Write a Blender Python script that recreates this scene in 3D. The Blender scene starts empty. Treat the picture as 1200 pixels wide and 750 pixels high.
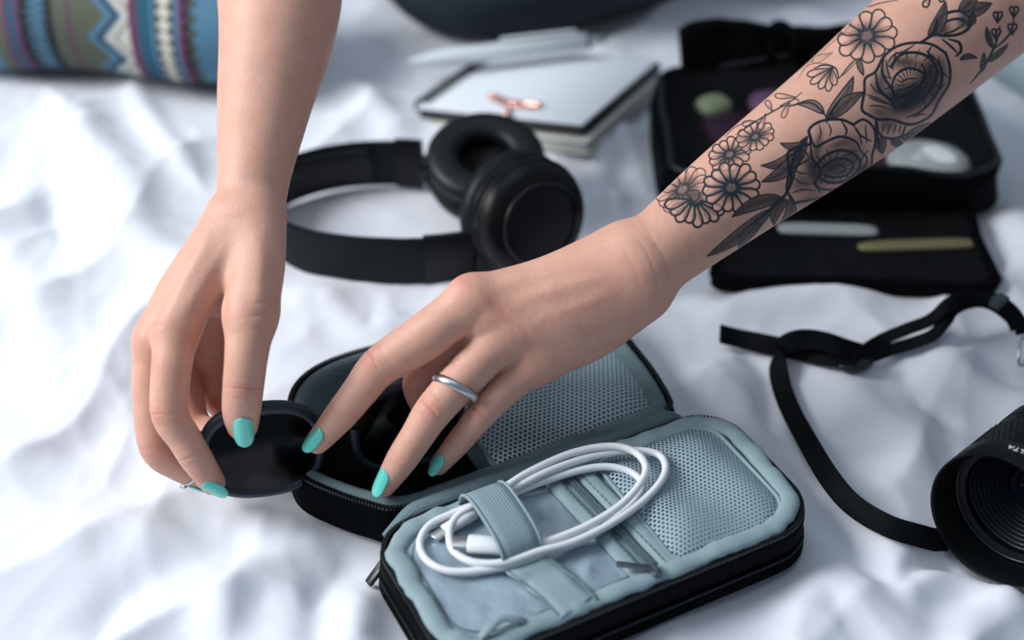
import bpy, bmesh, math, random
import numpy as np
from mathutils import Vector, Matrix

# ------------------------------------------------------------------ camera
FPX = 1667.0                      # focal length in pixels for a 1200 x 750 frame
PITCH = math.radians(38.0)
DIST = 0.80
CAM = np.array([0.0, -DIST * math.cos(PITCH), DIST * math.sin(PITCH)])
FW = np.array([0.0, math.cos(PITCH), -math.sin(PITCH)])
UP = np.array([0.0, math.sin(PITCH), math.cos(PITCH)])
RT = np.array([1.0, 0.0, 0.0])
scene = bpy.context.scene
col = scene.collection
cd = bpy.data.cameras.new('camera')
cam = bpy.data.objects.new('camera', cd)
col.objects.link(cam)
cam.location = CAM.tolist()
cam.rotation_euler = (math.pi / 2 - PITCH, 0, 0)
cd.sensor_width = 36.0
cd.lens = FPX * 36.0 / 1200.0
cd.clip_start = 0.02
cd.clip_end = 50
cd.dof.use_dof = True
cd.dof.focus_distance = 0.665
cd.dof.aperture_fstop = 3.6
scene.camera = cam

# ------------------------------------------------------------------ world, lights, exposure
w = bpy.data.worlds.new('daylight')
scene.world = w
w.use_nodes = True
wn, wl = w.node_tree.nodes, w.node_tree.links
wn['Background'].inputs['Color'].default_value = (0.64, 0.79, 1.0, 1)
wn['Background'].inputs['Strength'].default_value = 0.22


def area(name, loc, target, sx, sy, energy, color):
    ld = bpy.data.lights.new(name, 'AREA')
    ld.shape = 'RECTANGLE'
    ld.size, ld.size_y = sx, sy
    ld.energy = energy
    ld.color = color
    o = bpy.data.objects.new(name, ld)
    col.objects.link(o)
    o.location = loc
    o.rotation_euler = (Vector(target) - Vector(loc)).to_track_quat('-Z', 'Y').to_euler()
    return o


area('window_daylight', (-1.60, -0.18, 1.20), (0.0, 0.05, 0.0), 0.9, 0.9, 40, (0.96, 0.98, 1.0))
area('ceiling_bounce', (-0.4, 0.25, 2.2), (0, 0, 0), 2.0, 2.0, 9, (0.78, 0.89, 1.0))

vs = scene.view_settings
vs.view_transform = 'Standard'
vs.look = 'None'
vs.gamma = 1.0
vs.use_curve_mapping = False
vs.exposure = 0.30


# ------------------------------------------------------------------ helpers
def ray(px, py):
    return FW + RT * ((px - 600.0) / FPX) + UP * ((375.0 - py) / FPX)


def J(px, py, d):
    """point whose depth along the view axis is d"""
    return CAM + ray(px, py) * d


def P(px, py, z=0.0):
    """point at height z above the bed"""
    r = ray(px, py)
    return CAM + r * ((z - CAM[2]) / r[2])


def proj(p):
    q = np.asarray(p) - CAM
    d = q @ FW
    return 600 + FPX * (q @ RT) / d, 375 - FPX * (q @ UP) / d, d


def nrm(v):
    v = np.asarray(v, float)
    return v / (np.linalg.norm(v) + 1e-12)


def srgb(r, g, b):
    f = lambda c: (c / 12.92 if c <= 0.04045 else ((c + 0.055) / 1.055) ** 2.4)
    return (f(r / 255.0), f(g / 255.0), f(b / 255.0), 1.0)


def tag(o, label=None, cat=None, group=None, kind=None):
    if label: o['label'] = label
    if cat: o['category'] = cat
    if group: o['group'] = group
    if kind: o['kind'] = kind
    return o


def empty(name, loc):
    o = bpy.data.objects.new(name, None)
    o.empty_display_size = 0.01
    col.objects.link(o)
    o.location = [float(c) for c in loc]
    return o


def mesh_obj(name, verts, faces, mat, parent=None, smooth=True, origin=None):
    """one mesh object from world coordinates"""
    v = np.asarray(verts, float).reshape(-1, 3)
    if origin is None:
        origin = WLOC[parent.name] if parent is not None else np.array([v[:, 0].mean(), v[:, 1].mean(), v[:, 2].min()])
    me = bpy.data.meshes.new(name)
    vl = (v - np.asarray(origin)).astype(np.float32)
    if isinstance(faces, np.ndarray) and faces.ndim == 2:
        k = faces.shape[1]
        n = len(faces)
        me.vertices.add(len(vl)); me.vertices.foreach_set('co', vl.ravel())
        me.loops.add(n * k); me.loops.foreach_set('vertex_index', faces.astype(np.int32).ravel())
        me.polygons.add(n); me.polygons.foreach_set('loop_start', np.arange(0, n * k, k, dtype=np.int32))
        me.update(calc_edges=True)
    else:
        me.from_pydata([tuple(map(float, c)) for c in vl], [], [tuple(int(i) for i in f) for f in faces])
    me.validate()
    if smooth is True:
        me.polygons.foreach_set('use_smooth', np.ones(len(me.polygons), bool))
    elif smooth == 'auto':
        me.polygons.foreach_set('use_smooth', np.ones(len(me.polygons), bool))
        me.set_sharp_from_angle(angle=math.radians(40))
    me.update()
    if mat is not None: me.materials.append(mat)
    o = bpy.data.objects.new(name, me)
    col.objects.link(o)
    if parent is not None:
        o.parent = parent
        WLOC[o.name] = WLOC[parent.name]
    else:
        o.location = [float(c) for c in origin]
        WLOC[o.name] = np.asarray(origin, float)
    return o


WLOC = {}


def thing(name, loc, label, cat, group=None):
    o = empty(name, loc)
    WLOC[o.name] = np.asarray(loc, float)
    return tag(o, label, cat, group)


class MB:
    """collects shapes (world coordinates) into one mesh"""
    def __init__(s):
        s.v, s.f = [], []

    def add(s, v, f):
        b = len(s.v)
        s.v.extend([tuple(map(float, c)) for c in v])
        s.f.extend([tuple(int(i) + b for i in q) for q in f])
        return s

    def build(s, name, mat, parent=None, smooth='auto'):
        return mesh_obj(name, s.v, s.f, mat, parent, smooth)

    def tube(s, pts, r, n=10, closed=False, flat=1.0, up=None, caps=True):
        v, f = tube(pts, r, n, closed, flat, up, caps)
        return s.add(v, f)

    def box(s, c, ax, ay, az, bev=0.0):
        """box with centre c and half-extent vectors, bevelled in plan"""
        c, ax, ay, az = map(np.asarray, (c, ax, ay, az))
        if bev <= 0:
            v = [c + i * ax + j * ay + k * az for k in (-1, 1) for i, j in ((-1, -1), (1, -1), (1, 1), (-1, 1))]
            return s.add(v, [(3, 2, 1, 0), (4, 5, 6, 7), (0, 1, 5, 4), (1, 2, 6, 5), (2, 3, 7, 6), (3, 0, 4, 7)])
        la, lb, lc = (np.linalg.norm(q) for q in (ax, ay, az))
        ea, eb, ec = ax / la, ay / lb, az / lc
        b = min(bev, la * .9, lb * .9, lc * .9)
        rings = []
        for z, ins in ((-lc, b), (-lc + b * .3, b * .3), (-lc + b, 0), (lc - b, 0), (lc - b * .3, b * .3), (lc, b)):
            ring = []
            for sx, sy, a0 in ((1, 1, 0), (-1, 1, 90), (-1, -1, 180), (1, -1, 270)):
                for t in (0, 30, 60, 90):
                    a = math.radians(a0 + t)
                    ring.append(c + ea * (sx * (la - b) + math.cos(a) * (b - ins)) + eb * (sy * (lb - b) + math.sin(a) * (b - ins)) + ec * z)
            rings.append(ring)
        n = 16
        v = [p for r_ in rings for p in r_]
        f = [(k * n + i, k * n + (i + 1) % n, (k + 1) * n + (i + 1) % n, (k + 1) * n + i) for k in range(5) for i in range(n)]
        f.append(tuple(reversed(range(n)))); f.append(tuple(range(5 * n, 6 * n)))
        return s.add(v, f)

    def lathe(s, prof, c, ax, n=48, ref=None, closed=False):
        """prof: (radius, height along ax) pairs"""
        ax = nrm(ax); c = np.asarray(c)
        u = nrm(np.cross(ax, (0.31, 0.2, 0.93) if ref is None else ref)); w_ = np.cross(ax, u)
        v, f = [], []
        m = len(prof)
        for i in range(n):
            a = 2 * math.pi * i / n
            e = u * math.cos(a) + w_ * math.sin(a)
            for r, h in prof: v.append(c + e * r + ax * h)
        for i in range(n):
            for k in range(m if closed else m - 1):
                k2 = (k + 1) % m
                i2 = (i + 1) % n
                f.append((i * m + k, i2 * m + k, i2 * m + k2, i * m + k2))
        return s.add(v, f)


def smooth_path(pts, n, closed=False):
    """Catmull-Rom through points, n samples in all"""
    p = np.asarray(pts, float)
    k = len(p)
    if closed:
        q = np.vstack([p[-1], p, p[0], p[1]]); segs = k
    else:
        q = np.vstack([2 * p[0] - p[1], p, 2 * p[-1] - p[-2]]); segs = k - 1
    t = np.linspace(0, segs, n, endpoint=not closed)
    i = np.minimum(t.astype(int), segs - 1)
    u = (t - i)[:, None]
    a, b, c, d = q[i], q[i + 1], q[i + 2], q[i + 3]
    out = 0.5 * (2 * b + (c - a) * u + (2 * a - 5 * b + 4 * c - d) * u ** 2 + (3 * b - a - 3 * c + d) * u ** 3)
    return out


def resample(p, n, closed=False):
    p = np.asarray(p, float)
    q = np.vstack([p, p[:1]]) if closed else p
    s = np.concatenate([[0], np.cumsum(np.linalg.norm(np.diff(q, axis=0), axis=1))])
    t = np.linspace(0, s[-1], n, endpoint=not closed)
    return np.stack([np.interp(t, s, q[:, k]) for k in range(q.shape[1])], 1)


def frames(p, closed=False, up=None):
    p = np.asarray(p, float)
    if closed: t = np.roll(p, -1, 0) - np.roll(p, 1, 0)
    else: t = np.gradient(p, axis=0)
    t /= np.linalg.norm(t, axis=1)[:, None] + 1e-12
    n = np.zeros_like(p)
    if up is not None:
        upv = np.broadcast_to(np.asarray(up, float), p.shape)
        for i in range(len(p)): n[i] = nrm(np.cross(upv[i], t[i]))
    else:
        a = nrm(np.cross(t[0], (0.13, 0.31, 0.94)))
        for i in range(len(p)):
            a = nrm(a - t[i] * (a @ t[i])); n[i] = a
    b = np.cross(t, n)
    return t, n, b


def tube(pts, r, n=10, closed=False, flat=1.0, up=None, caps=True):
    """tube along a path; with up given, flat is the ratio of the height (along up) to the side radius"""
    p = np.asarray(pts, float)
    m = len(p)
    rr = np.broadcast_to(np.asarray(r, float), (m,))
    t, nn, b = frames(p, closed, up)
    a = np.linspace(0, 2 * math.pi, n, endpoint=False)
    v = (p[:, None] + rr[:, None, None] * (np.cos(a)[None, :, None] * nn[:, None] + flat * np.sin(a)[None, :, None] * b[:, None])).reshape(-1, 3)
    f = []
    for i in range(m if closed else m - 1):
        i2 = (i + 1) % m
        for k in range(n):
            k2 = (k + 1) % n
            f.append((i * n + k, i * n + k2, i2 * n + k2, i2 * n + k))
    if not closed and caps:
        f.append(tuple(reversed(range(n)))); f.append(tuple(range((m - 1) * n, m * n)))
    return v, f


def ribbon(pts, width, thick, wdir, closed=False):
    """webbing along a path; wdir (one or one per point) gives the direction across it"""
    p = np.asarray(pts, float)
    t = np.roll(p, -1, 0) - np.roll(p, 1, 0) if closed else np.gradient(p, axis=0)
    t /= np.linalg.norm(t, axis=1)[:, None] + 1e-12
    wd = np.broadcast_to(np.asarray(wdir, float), p.shape)
    wd = wd - t * np.sum(wd * t, 1)[:, None]
    wd /= np.linalg.norm(wd, axis=1)[:, None] + 1e-12
    up = np.cross(t, wd)
    W = np.broadcast_to(np.asarray(width, float), (len(p),))[:, None]
    h = thick / 2
    prof = [(-.5, -1), (-.25, -1), (0, -1), (.25, -1), (.5, -1), (.5, 1), (.25, 1), (0, 1), (-.25, 1), (-.5, 1)]
    n = len(prof)
    v = np.stack([p + wd * W * a + up * (h * b * (0.6 if abs(a) == .5 else 1)) for a, b in prof], 1).reshape(-1, 3)
    f = []
    m = len(p)
    for i in range(m if closed else m - 1):
        i2 = (i + 1) % m
        for k in range(n):
            k2 = (k + 1) % n
            f.append((i * n + k, i2 * n + k, i2 * n + k2, i * n + k2))
    if not closed:
        f.append(tuple(range(n))); f.append(tuple(reversed(range((m - 1) * n, m * n))))
    return v, f


# ---- value noise in numpy
def _hash(ix, iy, s):
    h = (ix * 374761393 + iy * 668265263 + s * 2246822519) & 0xFFFFFFFF
    h = ((h ^ (h >> 13)) * 1274126177) & 0xFFFFFFFF
    return ((h ^ (h >> 16)) & 0xFFFFFF) / float(0xFFFFFF)


def vnoise(x, y, s=0):
    xi = np.floor(x).astype(np.int64); yi = np.floor(y).astype(np.int64)
    u = x - xi; v = y - yi
    u = u * u * u * (u * (u * 6 - 15) + 10); v = v * v * v * (v * (v * 6 - 15) + 10)
    a = _hash(xi, yi, s); b = _hash(xi + 1, yi, s); c = _hash(xi, yi + 1, s); d = _hash(xi + 1, yi + 1, s)
    return (a + (b - a) * u) * (1 - v) + (c + (d - c) * u) * v


_PG = np.array([[math.cos(a), math.sin(a)] for a in np.arange(16) * math.pi / 8 + .2])


def pnoise(x, y, s=0):
    """gradient noise, 0..1"""
    xi = np.floor(x).astype(np.int64); yi = np.floor(y).astype(np.int64)
    u = x - xi; v = y - yi
    def g(dx, dy):
        k = (_hash(xi + dx, yi + dy, s) * 15.999).astype(int)
        return _PG[k, 0] * (u - dx) + _PG[k, 1] * (v - dy)
    a, b, c, d = g(0, 0), g(1, 0), g(0, 1), g(1, 1)
    U = u * u * u * (u * (u * 6 - 15) + 10); V = v * v * v * (v * (v * 6 - 15) + 10)
    return np.clip(.5 + .75 * ((a + (b - a) * U) * (1 - V) + (c + (d - c) * U) * V), 0, 1)


# ------------------------------------------------------------------ materials
class NT:
    def __init__(s, name):
        s.m = bpy.data.materials.new(name); s.m.use_nodes = True
        s.n, s.l = s.m.node_tree.nodes, s.m.node_tree.links
        s.bsdf = s.n['Principled BSDF']

    def node(s, typ, **kw):
        q = s.n.new(typ)
        for k, v in kw.items():
            if k.startswith('i_'):
                key = k[2:]
                q.inputs[int(key) if key.isdigit() else key.replace('_', ' ')].default_value = v
            else: setattr(q, k, v)
        return q

    def link(s, a, b): s.l.new(a, b)

    def math(s, op, a, b=None, c=None, clamp=False):
        q = s.n.new('ShaderNodeMath'); q.operation = op; q.use_clamp = clamp
        for i, x in enumerate((a, b, c)):
            if x is None: continue
            if isinstance(x, (int, float)): q.inputs[i].default_value = x
            else: s.l.new(x, q.inputs[i])
        return q.outputs[0]

    def mix(s, fac, a, b, blend='MIX'):
        q = s.n.new('ShaderNodeMix'); q.data_type = 'RGBA'; q.blend_type = blend
        for key, x in ((0, fac), (6, a), (7, b)):
            if isinstance(x, (int, float, tuple)): q.inputs[key].default_value = x
            else: s.l.new(x, q.inputs[key])
        return q.outputs[2]

    def bump(s, height, strength=0.3, dist=0.001, normal=None):
        q = s.n.new('ShaderNodeBump'); q.inputs['Strength'].default_value = strength; q.inputs['Distance'].default_value = dist
        s.l.new(height, q.inputs['Height'])
        if normal is not None: s.l.new(normal, q.inputs['Normal'])
        s.l.new(q.outputs[0], s.bsdf.inputs['Normal'])
        return q.outputs[0]

    def set(s, **kw):
        for k, v in kw.items():
            s.bsdf.inputs[k.replace('_', ' ')].default_value = v
        return s


def plain(name, rgb, rough=0.5, metal=0.0, noise=0.0, nscale=800, bump=0.0, spec=0.5, **kw):
    t = NT(name)
    t.set(Base_Color=rgb, Roughness=rough, Metallic=metal)
    t.bsdf.inputs['Specular IOR Level'].default_value = spec
    for k, v in kw.items(): t.bsdf.inputs[k.replace('_', ' ')].default_value = v
    if noise or bump:
        tc = t.node('ShaderNodeTexCoord')
        nz = t.node('ShaderNodeTexNoise', i_Scale=nscale, i_Detail=3.0)
        t.link(tc.outputs['Object'], nz.inputs['Vector'])
        if noise:
            dark = tuple(c * (1 - noise) for c in rgb[:3]) + (1,)
            t.link(t.mix(nz.outputs[0], dark, rgb), t.bsdf.inputs['Base Color'])
        if bump: t.bump(nz.outputs[0], bump, 0.0005)
    return t.m
# ------------------------------------------------------------------ the bed: mattress and rumpled white sheet
FOLDS = []   # (world points, half width, height, sharpness side)


def fold(pix, width, height, z=0.0):
    FOLDS.append((smooth_path([P(x, y, z)[:2] for x, y in pix], 40), width, height))


# pillowy ridges (positive) and creases (negative) read off the photograph
fold([(60, 110), (130, 200), (170, 290), (250, 330)], .022, .010)
fold([(150, 95), (190, 160), (240, 230)], .013, .006)
fold([(-40, 240), (30, 330), (60, 400), (40, 470)], .024, .008)
fold([(90, 130), (60, 210), (70, 280)], .014, -.007)
fold([(-20, 520), (80, 540), (190, 520), (300, 600)], .016, .005)
fold([(60, 650), (130, 620), (230, 640), (330, 620), (420, 640)], .016, .007)
fold([(100, 760), (150, 690), (230, 650), (300, 640)], .014, -.007)
fold([(260, 760), (270, 700), (330, 660), (400, 640)], .014, .009)
fold([(380, 780), (370, 720), (390, 680), (430, 660)], .011, -.007)
fold([(420, 780), (425, 720), (445, 690)], .012, .008)
fold([(340, 360), (380, 350), (430, 390), (470, 370)], .014, .005)
fold([(360, 255), (400, 235), (450, 245), (480, 265)], .012, .007)
fold([(640, 350), (700, 400)], .010, .004)
fold([(800, 340), (850, 370), (950, 350), (1060, 360)], .018, .008)
fold([(820, 430), (870, 480), (880, 560)], .018, .007)
fold([(860, 400), (900, 440), (905, 500)], .010, -.005)
fold([(960, 400), (1010, 470), (1060, 520), (1070, 560)], .020, .010)
fold([(1090, 380), (1110, 430), (1180, 470), (1240, 480)], .014, .009)
fold([(1060, 420), (1080, 470), (1120, 500)], .010, -.006)
fold([(950, 610), (990, 650), (1045, 700)], .008, -.006)
fold([(1045, 705), (1090, 690), (1140, 690), (1200, 715)], .010, .009)
fold([(1050, 700), (1080, 670), (1130, 665)], .006, -.005)
fold([(960, 560), (1010, 620), (1060, 660)], .015, .007)
fold([(930, 760), (960, 700), (1020, 720), (1080, 760)], .016, .006)
fold([(1120, 770), (1150, 730), (1200, 700)], .012, .007)
fold([(680, 175), (710, 190), (700, 220), (730, 250)], .014, .008)
fold([(700, 120), (735, 170), (760, 230)], .012, .008)
fold([(1150, 230), (1190, 260), (1230, 330)], .02, .010)
fold([(420, 110), (460, 150), (470, 180)], .016, .006)
fold([(400, 30), (430, 80), (500, 90)], .018, -.006)
fold([(720, 30), (850, 10), (1000, 20)], .02, .008)
LIFTS = [(.045, .190, .035, .010), (.235, -.165, .035, -.012)]   # a fold under the corner of the pad
FLATS = []   # (cx, cy, rx, ry) areas pressed flat under things


def flat(px, py, rx, ry):
    c = P(px, py, 0)
    FLATS.append((c[0], c[1], rx, ry))


flat(640, 580, .115, .085)
flat(530, 500, .10, .07)
flat(500, 240, .10, .075)
flat(620, 110, .085, .06)
flat(960, 190, .12, .10)
flat(1010, 300, .09, .04)
flat(120, 30, .12, .05)


def sheet_height(x, y):
    x = np.asarray(x, float); y = np.asarray(y, float)
    wx = x + 0.05 * (pnoise(x * 7, y * 7, 3) - .5); wy = y + 0.05 * (pnoise(x * 7 + 7, y * 7, 4) - .5)
    h = 0.018 * (pnoise(wx * 5, wy * 5, 11) - .5)
    a = 0.75 * wx + 0.66 * wy; b = -0.66 * wx + 0.75 * wy
    r1 = 1 - np.abs(2 * pnoise(a * 5, b * 10, 21) - 1)
    h += 0.011 * (r1 ** 2.2 - .5)
    r2 = 1 - np.abs(2 * pnoise(wx * 17 + 3, wy * 13, 31) - 1)
    h += 0.0030 * (r2 ** 2.4 - .4) * (.4 + pnoise(x * 6, y * 6, 77))
    r3 = 1 - np.abs(2 * pnoise(wx * 40, wy * 34, 41) - 1)
    h += 0.0006 * (r3 ** 3 - .4) * (.2 + 1.4 * pnoise(x * 9, y * 9, 78))
    for pts, wd, ht in FOLDS:
        lo, hi = pts.min(0) - 3 * wd, pts.max(0) + 3 * wd
        m = (x > lo[0]) & (x < hi[0]) & (y > lo[1]) & (y < hi[1])
        if not m.any(): continue
        q = np.stack([x[m], y[m]], 1)
        d = np.full(len(q), 1e9)
        for i in range(len(pts) - 1):
            s = pts[i + 1] - pts[i]; L = s @ s + 1e-12
            t = np.clip(((q - pts[i]) @ s) / L, 0, 1)
            e = q - pts[i] - t[:, None] * s
            g = (i + t) / (len(pts) - 1)
            d = np.minimum(d, np.sqrt((e ** 2).sum(1)) + wd * 1.0 * np.maximum(np.maximum(.15 - g, g - .85), 0) * 6)
        h[m] += ht * 0.85 * np.exp(-(d / wd) ** 2 * 1.6)
    for cx, cy, rx, ry in FLATS:
        q = np.sqrt(((x - cx) / rx) ** 2 + ((y - cy) / ry) ** 2)
        k = 1 - np.clip((q - .75) / .5, 0, 1); k = k * k * (3 - 2 * k)
        h = h * (1 - .88 * k) - 0.001 * k
    for cx, cy, rr_, hh in LIFTS:
        h += hh * np.exp(-((x - cx) ** 2 + (y - cy) ** 2) / rr_ ** 2)
    return h


def H(x, y):
    return float(sheet_height(np.array([x]), np.array([y]))[0])


def PS(px, py, lift=0.0):
    """point on the sheet under a pixel, lifted a little"""
    z = 0.0
    for _ in range(4):
        q = P(px, py, z + lift); z = H(q[0], q[1])
    return P(px, py, z + lift)


def make_bed():
    t = NT('white_cotton')
    tc = t.node('ShaderNodeTexCoord')
    t.set(Base_Color=srgb(222, 225, 232), Roughness=0.85)
    t.bsdf.inputs['Specular IOR Level'].default_value = 0.2
    t.bsdf.inputs['Sheen Weight'].default_value = 0.15
    n1 = t.node('ShaderNodeTexNoise', i_Scale=60.0, i_Detail=4.0, i_Roughness=0.6)
    t.link(tc.outputs['Object'], n1.inputs['Vector'])
    n2 = t.node('ShaderNodeTexNoise', i_Scale=1600.0, i_Detail=1.0)
    t.link(tc.outputs['Object'], n2.inputs['Vector'])
    b = t.bump(n1.outputs[0], 0.25, 0.0012)
    t.bump(n2.outputs[0], 0.08, 0.0003, b)
    root = thing('bed', (0, 0, -0.06), 'bed covered by a rumpled white cotton sheet', 'bed')
    nx, ny = 640, 600
    # denser rows where the camera is near
    X = np.linspace(-0.75, 0.75, nx); Y = np.linspace(-0.52, 1.15, ny)
    gx, gy = np.meshgrid(X, Y)
    z = sheet_height(gx.ravel(), gy.ravel())
    v = np.stack([gx.ravel(), gy.ravel(), z], 1)
    i = np.arange(nx * ny).reshape(ny, nx)
    f = np.stack([i[:-1, :-1].ravel(), i[:-1, 1:].ravel(), i[1:, 1:].ravel(), i[1:, :-1].ravel()], 1)
    mesh_obj('sheet', v, f, t.m, root)
    m = MB(); m.box((0, 0.315, -0.125), (0.74, 0, 0), (0, 0.825, 0), (0, 0, 0.10), 0.03)
    m.build('mattress', plain('mattress_ticking', srgb(225, 226, 230), 0.9, noise=.1, nscale=200), root)


make_bed()
# ------------------------------------------------------------------ the person: arms grown as one continuous skin surface each
def smin(a, b, k):
    h = np.maximum(k - np.abs(a - b), 0) / k
    return np.minimum(a, b) - h * h * k * .25


class Chain:
    """a limb piece: a smooth path of spheres, hard joined along its length"""
    def __init__(s, js, sub=0):
        p = np.array([j[0] for j in js]); r = np.array([j[1] for j in js])
        k = len(js)
        L = np.linalg.norm(np.diff(p, axis=0), axis=1).sum()
        R = r.mean(); seg = max(.0032, R * .26)
        sub = max(3, int(L / (k - 1) / seg) + 1)
        if k > 2: q = smooth_path(np.hstack([p, r[:, None]]), (k - 1) * sub + 1)
        else: q = np.hstack([p, r[:, None]])
        q = resample(q, max(2, int(L / seg) + 1))
        s.p, s.r = q[:, :3], q[:, 3]
        s.k = .03 * R; sl = L / max(1, len(q) - 1)
        s.bias = s.k * math.log(max(1.0, math.sqrt(6.28 * R * s.k) / sl))
        s.lo = (s.p - s.r[:, None]).min(0); s.hi = (s.p + s.r[:, None]).max(0)

    def __call__(s, p):
        bd = np.linalg.norm(np.maximum(np.maximum(s.lo - p, p - s.hi), 0), axis=1)
        out = bd + 0.012
        m = np.where(bd < 0.014)[0]
        if not len(m): return out
        x = p[m]
        n = len(s.p) - 1
        if n <= 12: groups = [(np.arange(len(x)), 0, n)]
        else:
            nodes = np.arange(0, n + 1, 4)
            D = np.stack([((x - s.p[i]) ** 2).sum(1) for i in nodes])
            near = D.argmin(0)
            groups = [(np.where(near == g)[0], max(0, nodes[g] - 7), min(n, nodes[g] + 7)) for g in range(len(nodes))]
        res = np.empty(len(x))
        for idx, i0, i1 in groups:
            if not len(idx): continue
            y = x[idx]; ds = []
            for i in range(i0, i1):
                a = s.p[i]; ba = s.p[i + 1] - a; L = ba @ ba + 1e-15
                pa = y - a
                t = np.clip((pa @ ba) / L, 0, 1)
                e = pa - t[:, None] * ba
                ds.append(np.sqrt(np.einsum('ij,ij->i', e, e)) - (s.r[i] + t * (s.r[i + 1] - s.r[i])))
            ds = np.array(ds); mn = ds.min(0)
            res[idx] = mn - s.k * np.log(np.exp(-(ds - mn) / s.k).sum(0)) + s.bias
        out[m] = res
        return out


class ArmSDF:
    def __init__(s, palm, kpalm, fingers, kroot=0.007):
        s.palm = [Chain(c) for c in palm]; s.kpalm = kpalm
        s.fingers = [Chain(c) for c in fingers]; s.kroot = kroot

    def __call__(s, p):
        d = None
        for c in s.palm:
            e = c(p); d = e if d is None else smin(d, e, s.kpalm)
        fd = None
        for c in s.fingers:
            e = c(p); fd = e if fd is None else smin(fd, e, 0.0012)
        return smin(d, fd, s.kroot)


def surface_nets(F, org, h):
    S = F < 0
    n = np.array(F.shape)
    corners = [(i, j, k) for i in (0, 1) for j in (0, 1) for k in (0, 1)]
    sub = lambda A, c: A[c[0]:n[0] - 1 + c[0], c[1]:n[1] - 1 + c[1], c[2]:n[2] - 1 + c[2]]
    cnt = np.zeros(n - 1, np.uint8)
    for c in corners: cnt += sub(S, c)
    act = (cnt > 0) & (cnt < 8)
    idx = np.argwhere(act)
    acc = np.zeros((len(idx), 3)); num = np.zeros(len(idx))
    val = {c: F[idx[:, 0] + c[0], idx[:, 1] + c[1], idx[:, 2] + c[2]].astype(float) for c in corners}
    for c in corners:
        for ax in range(3):
            if c[ax]: continue
            c2 = list(c); c2[ax] = 1; c2 = tuple(c2)
            a, b = val[c], val[c2]
            m = (a < 0) != (b < 0)
            t = np.where(m, a / np.where(m, a - b, 1), 0)
            p = np.tile(np.array(c, float), (len(idx), 1)); p[:, ax] += t
            acc[m] += p[m]; num[m] += 1
    v = (idx + acc / num[:, None]) * h + org
    im = -np.ones(n - 1, np.int32); im[act] = np.arange(len(idx))
    quads = []
    for ax in range(3):
        sl0 = [slice(None)] * 3; sl1 = [slice(None)] * 3
        sl0[ax] = slice(0, -1); sl1[ax] = slice(1, None)
        A, B = S[tuple(sl0)], S[tuple(sl1)]
        e = np.argwhere(A != B)
        b_, c_ = (ax + 1) % 3, (ax + 2) % 3
        ok = (e[:, b_] > 0) & (e[:, c_] > 0) & (e[:, b_] < n[b_] - 1) & (e[:, c_] < n[c_] - 1)
        e = e[ok]
        inside_first = A[e[:, 0], e[:, 1], e[:, 2]]
        def at_(db, dc):
            q = e.copy(); q[:, b_] += db; q[:, c_] += dc
            return im[q[:, 0], q[:, 1], q[:, 2]]
        q = np.stack([at_(-1, -1), at_(0, -1), at_(0, 0), at_(-1, 0)], 1)
        q[~inside_first] = q[~inside_first][:, ::-1]
        quads.append(q)
    return v, np.vstack(quads)


def split_quads(v, f, mask=None):
    """every (masked) quad into four"""
    if mask is None: mask = np.ones(len(f), bool)
    keep, g = f[~mask], f[mask]
    e = np.vstack([g[:, [0, 1]], g[:, [1, 2]], g[:, [2, 3]], g[:, [3, 0]]])
    es = np.sort(e, 1)
    key = es[:, 0].astype(np.int64) * len(v) + es[:, 1]
    uq, first, inv = np.unique(key, return_index=True, return_inverse=True)
    mids = (v[es[first, 0]] + v[es[first, 1]]) / 2
    cen = v[g].mean(1)
    nv, nm = len(v), len(mids)
    m = inv.reshape(4, -1).T + nv
    c = np.arange(len(g)) + nv + nm
    nf = np.vstack([np.stack([g[:, i], m[:, i], c, m[:, (i + 3) % 4]], 1) for i in range(4)])
    return np.vstack([v, mids, cen]), (np.vstack([keep, nf]) if len(keep) else nf)


def grow(sdf, x_axis, joints, vox=0.0011):
    pts = np.array([j[0] for j in joints]); rad = np.array([j[1] for j in joints])
    X = nrm(x_axis); Z = nrm(np.cross(X, (0.0, 0.5, 1.0))); Y = np.cross(Z, X)
    R = np.stack([X, Y, Z])                     # rows: local axes
    L = pts @ R.T
    lo = (L - rad[:, None]).min(0) - 4 * vox; hi = (L + rad[:, None]).max(0) + 4 * vox
    S = 4
    n = (np.ceil((hi - lo) / (vox * S)).astype(int) + 1)
    g = np.stack(np.meshgrid(*[np.arange(k) for k in n], indexing='ij'), -1).reshape(-1, 3)
    cd_ = sdf((g * (vox * S) + lo) @ R)
    C = cd_.reshape(n)
    F = np.repeat(np.repeat(np.repeat(C, S, 0), S, 1), S, 2).astype(np.float32)
    near = np.argwhere(np.abs(C) < vox * S * 1.9)
    off = np.stack(np.meshgrid(*[np.arange(S)] * 3, indexing='ij'), -1).reshape(-1, 3)
    q = (near[:, None] * S + off[None]).reshape(-1, 3)
    d = np.concatenate([sdf((c * vox + lo) @ R) for c in np.array_split(q, max(1, len(q) // 300000))])
    F[q[:, 0], q[:, 1], q[:, 2]] = d
    v, f = surface_nets(F, lo, vox)
    return v @ R, f


def grad(sdf, v, e=0.0004):
    k = np.array([[1, -1, -1], [-1, -1, 1], [-1, 1, -1], [1, 1, 1]], float)
    g = sum(k[i] * sdf(v + k[i] * e)[:, None] for i in range(4))
    return g / (np.linalg.norm(g, axis=1)[:, None] + 1e-12)


def jt(px, py, d, r):
    """joint: pixel, depth, radius in pixels -> (point, metres)"""
    return (J(px, py, d), r * d / FPX)


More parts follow.
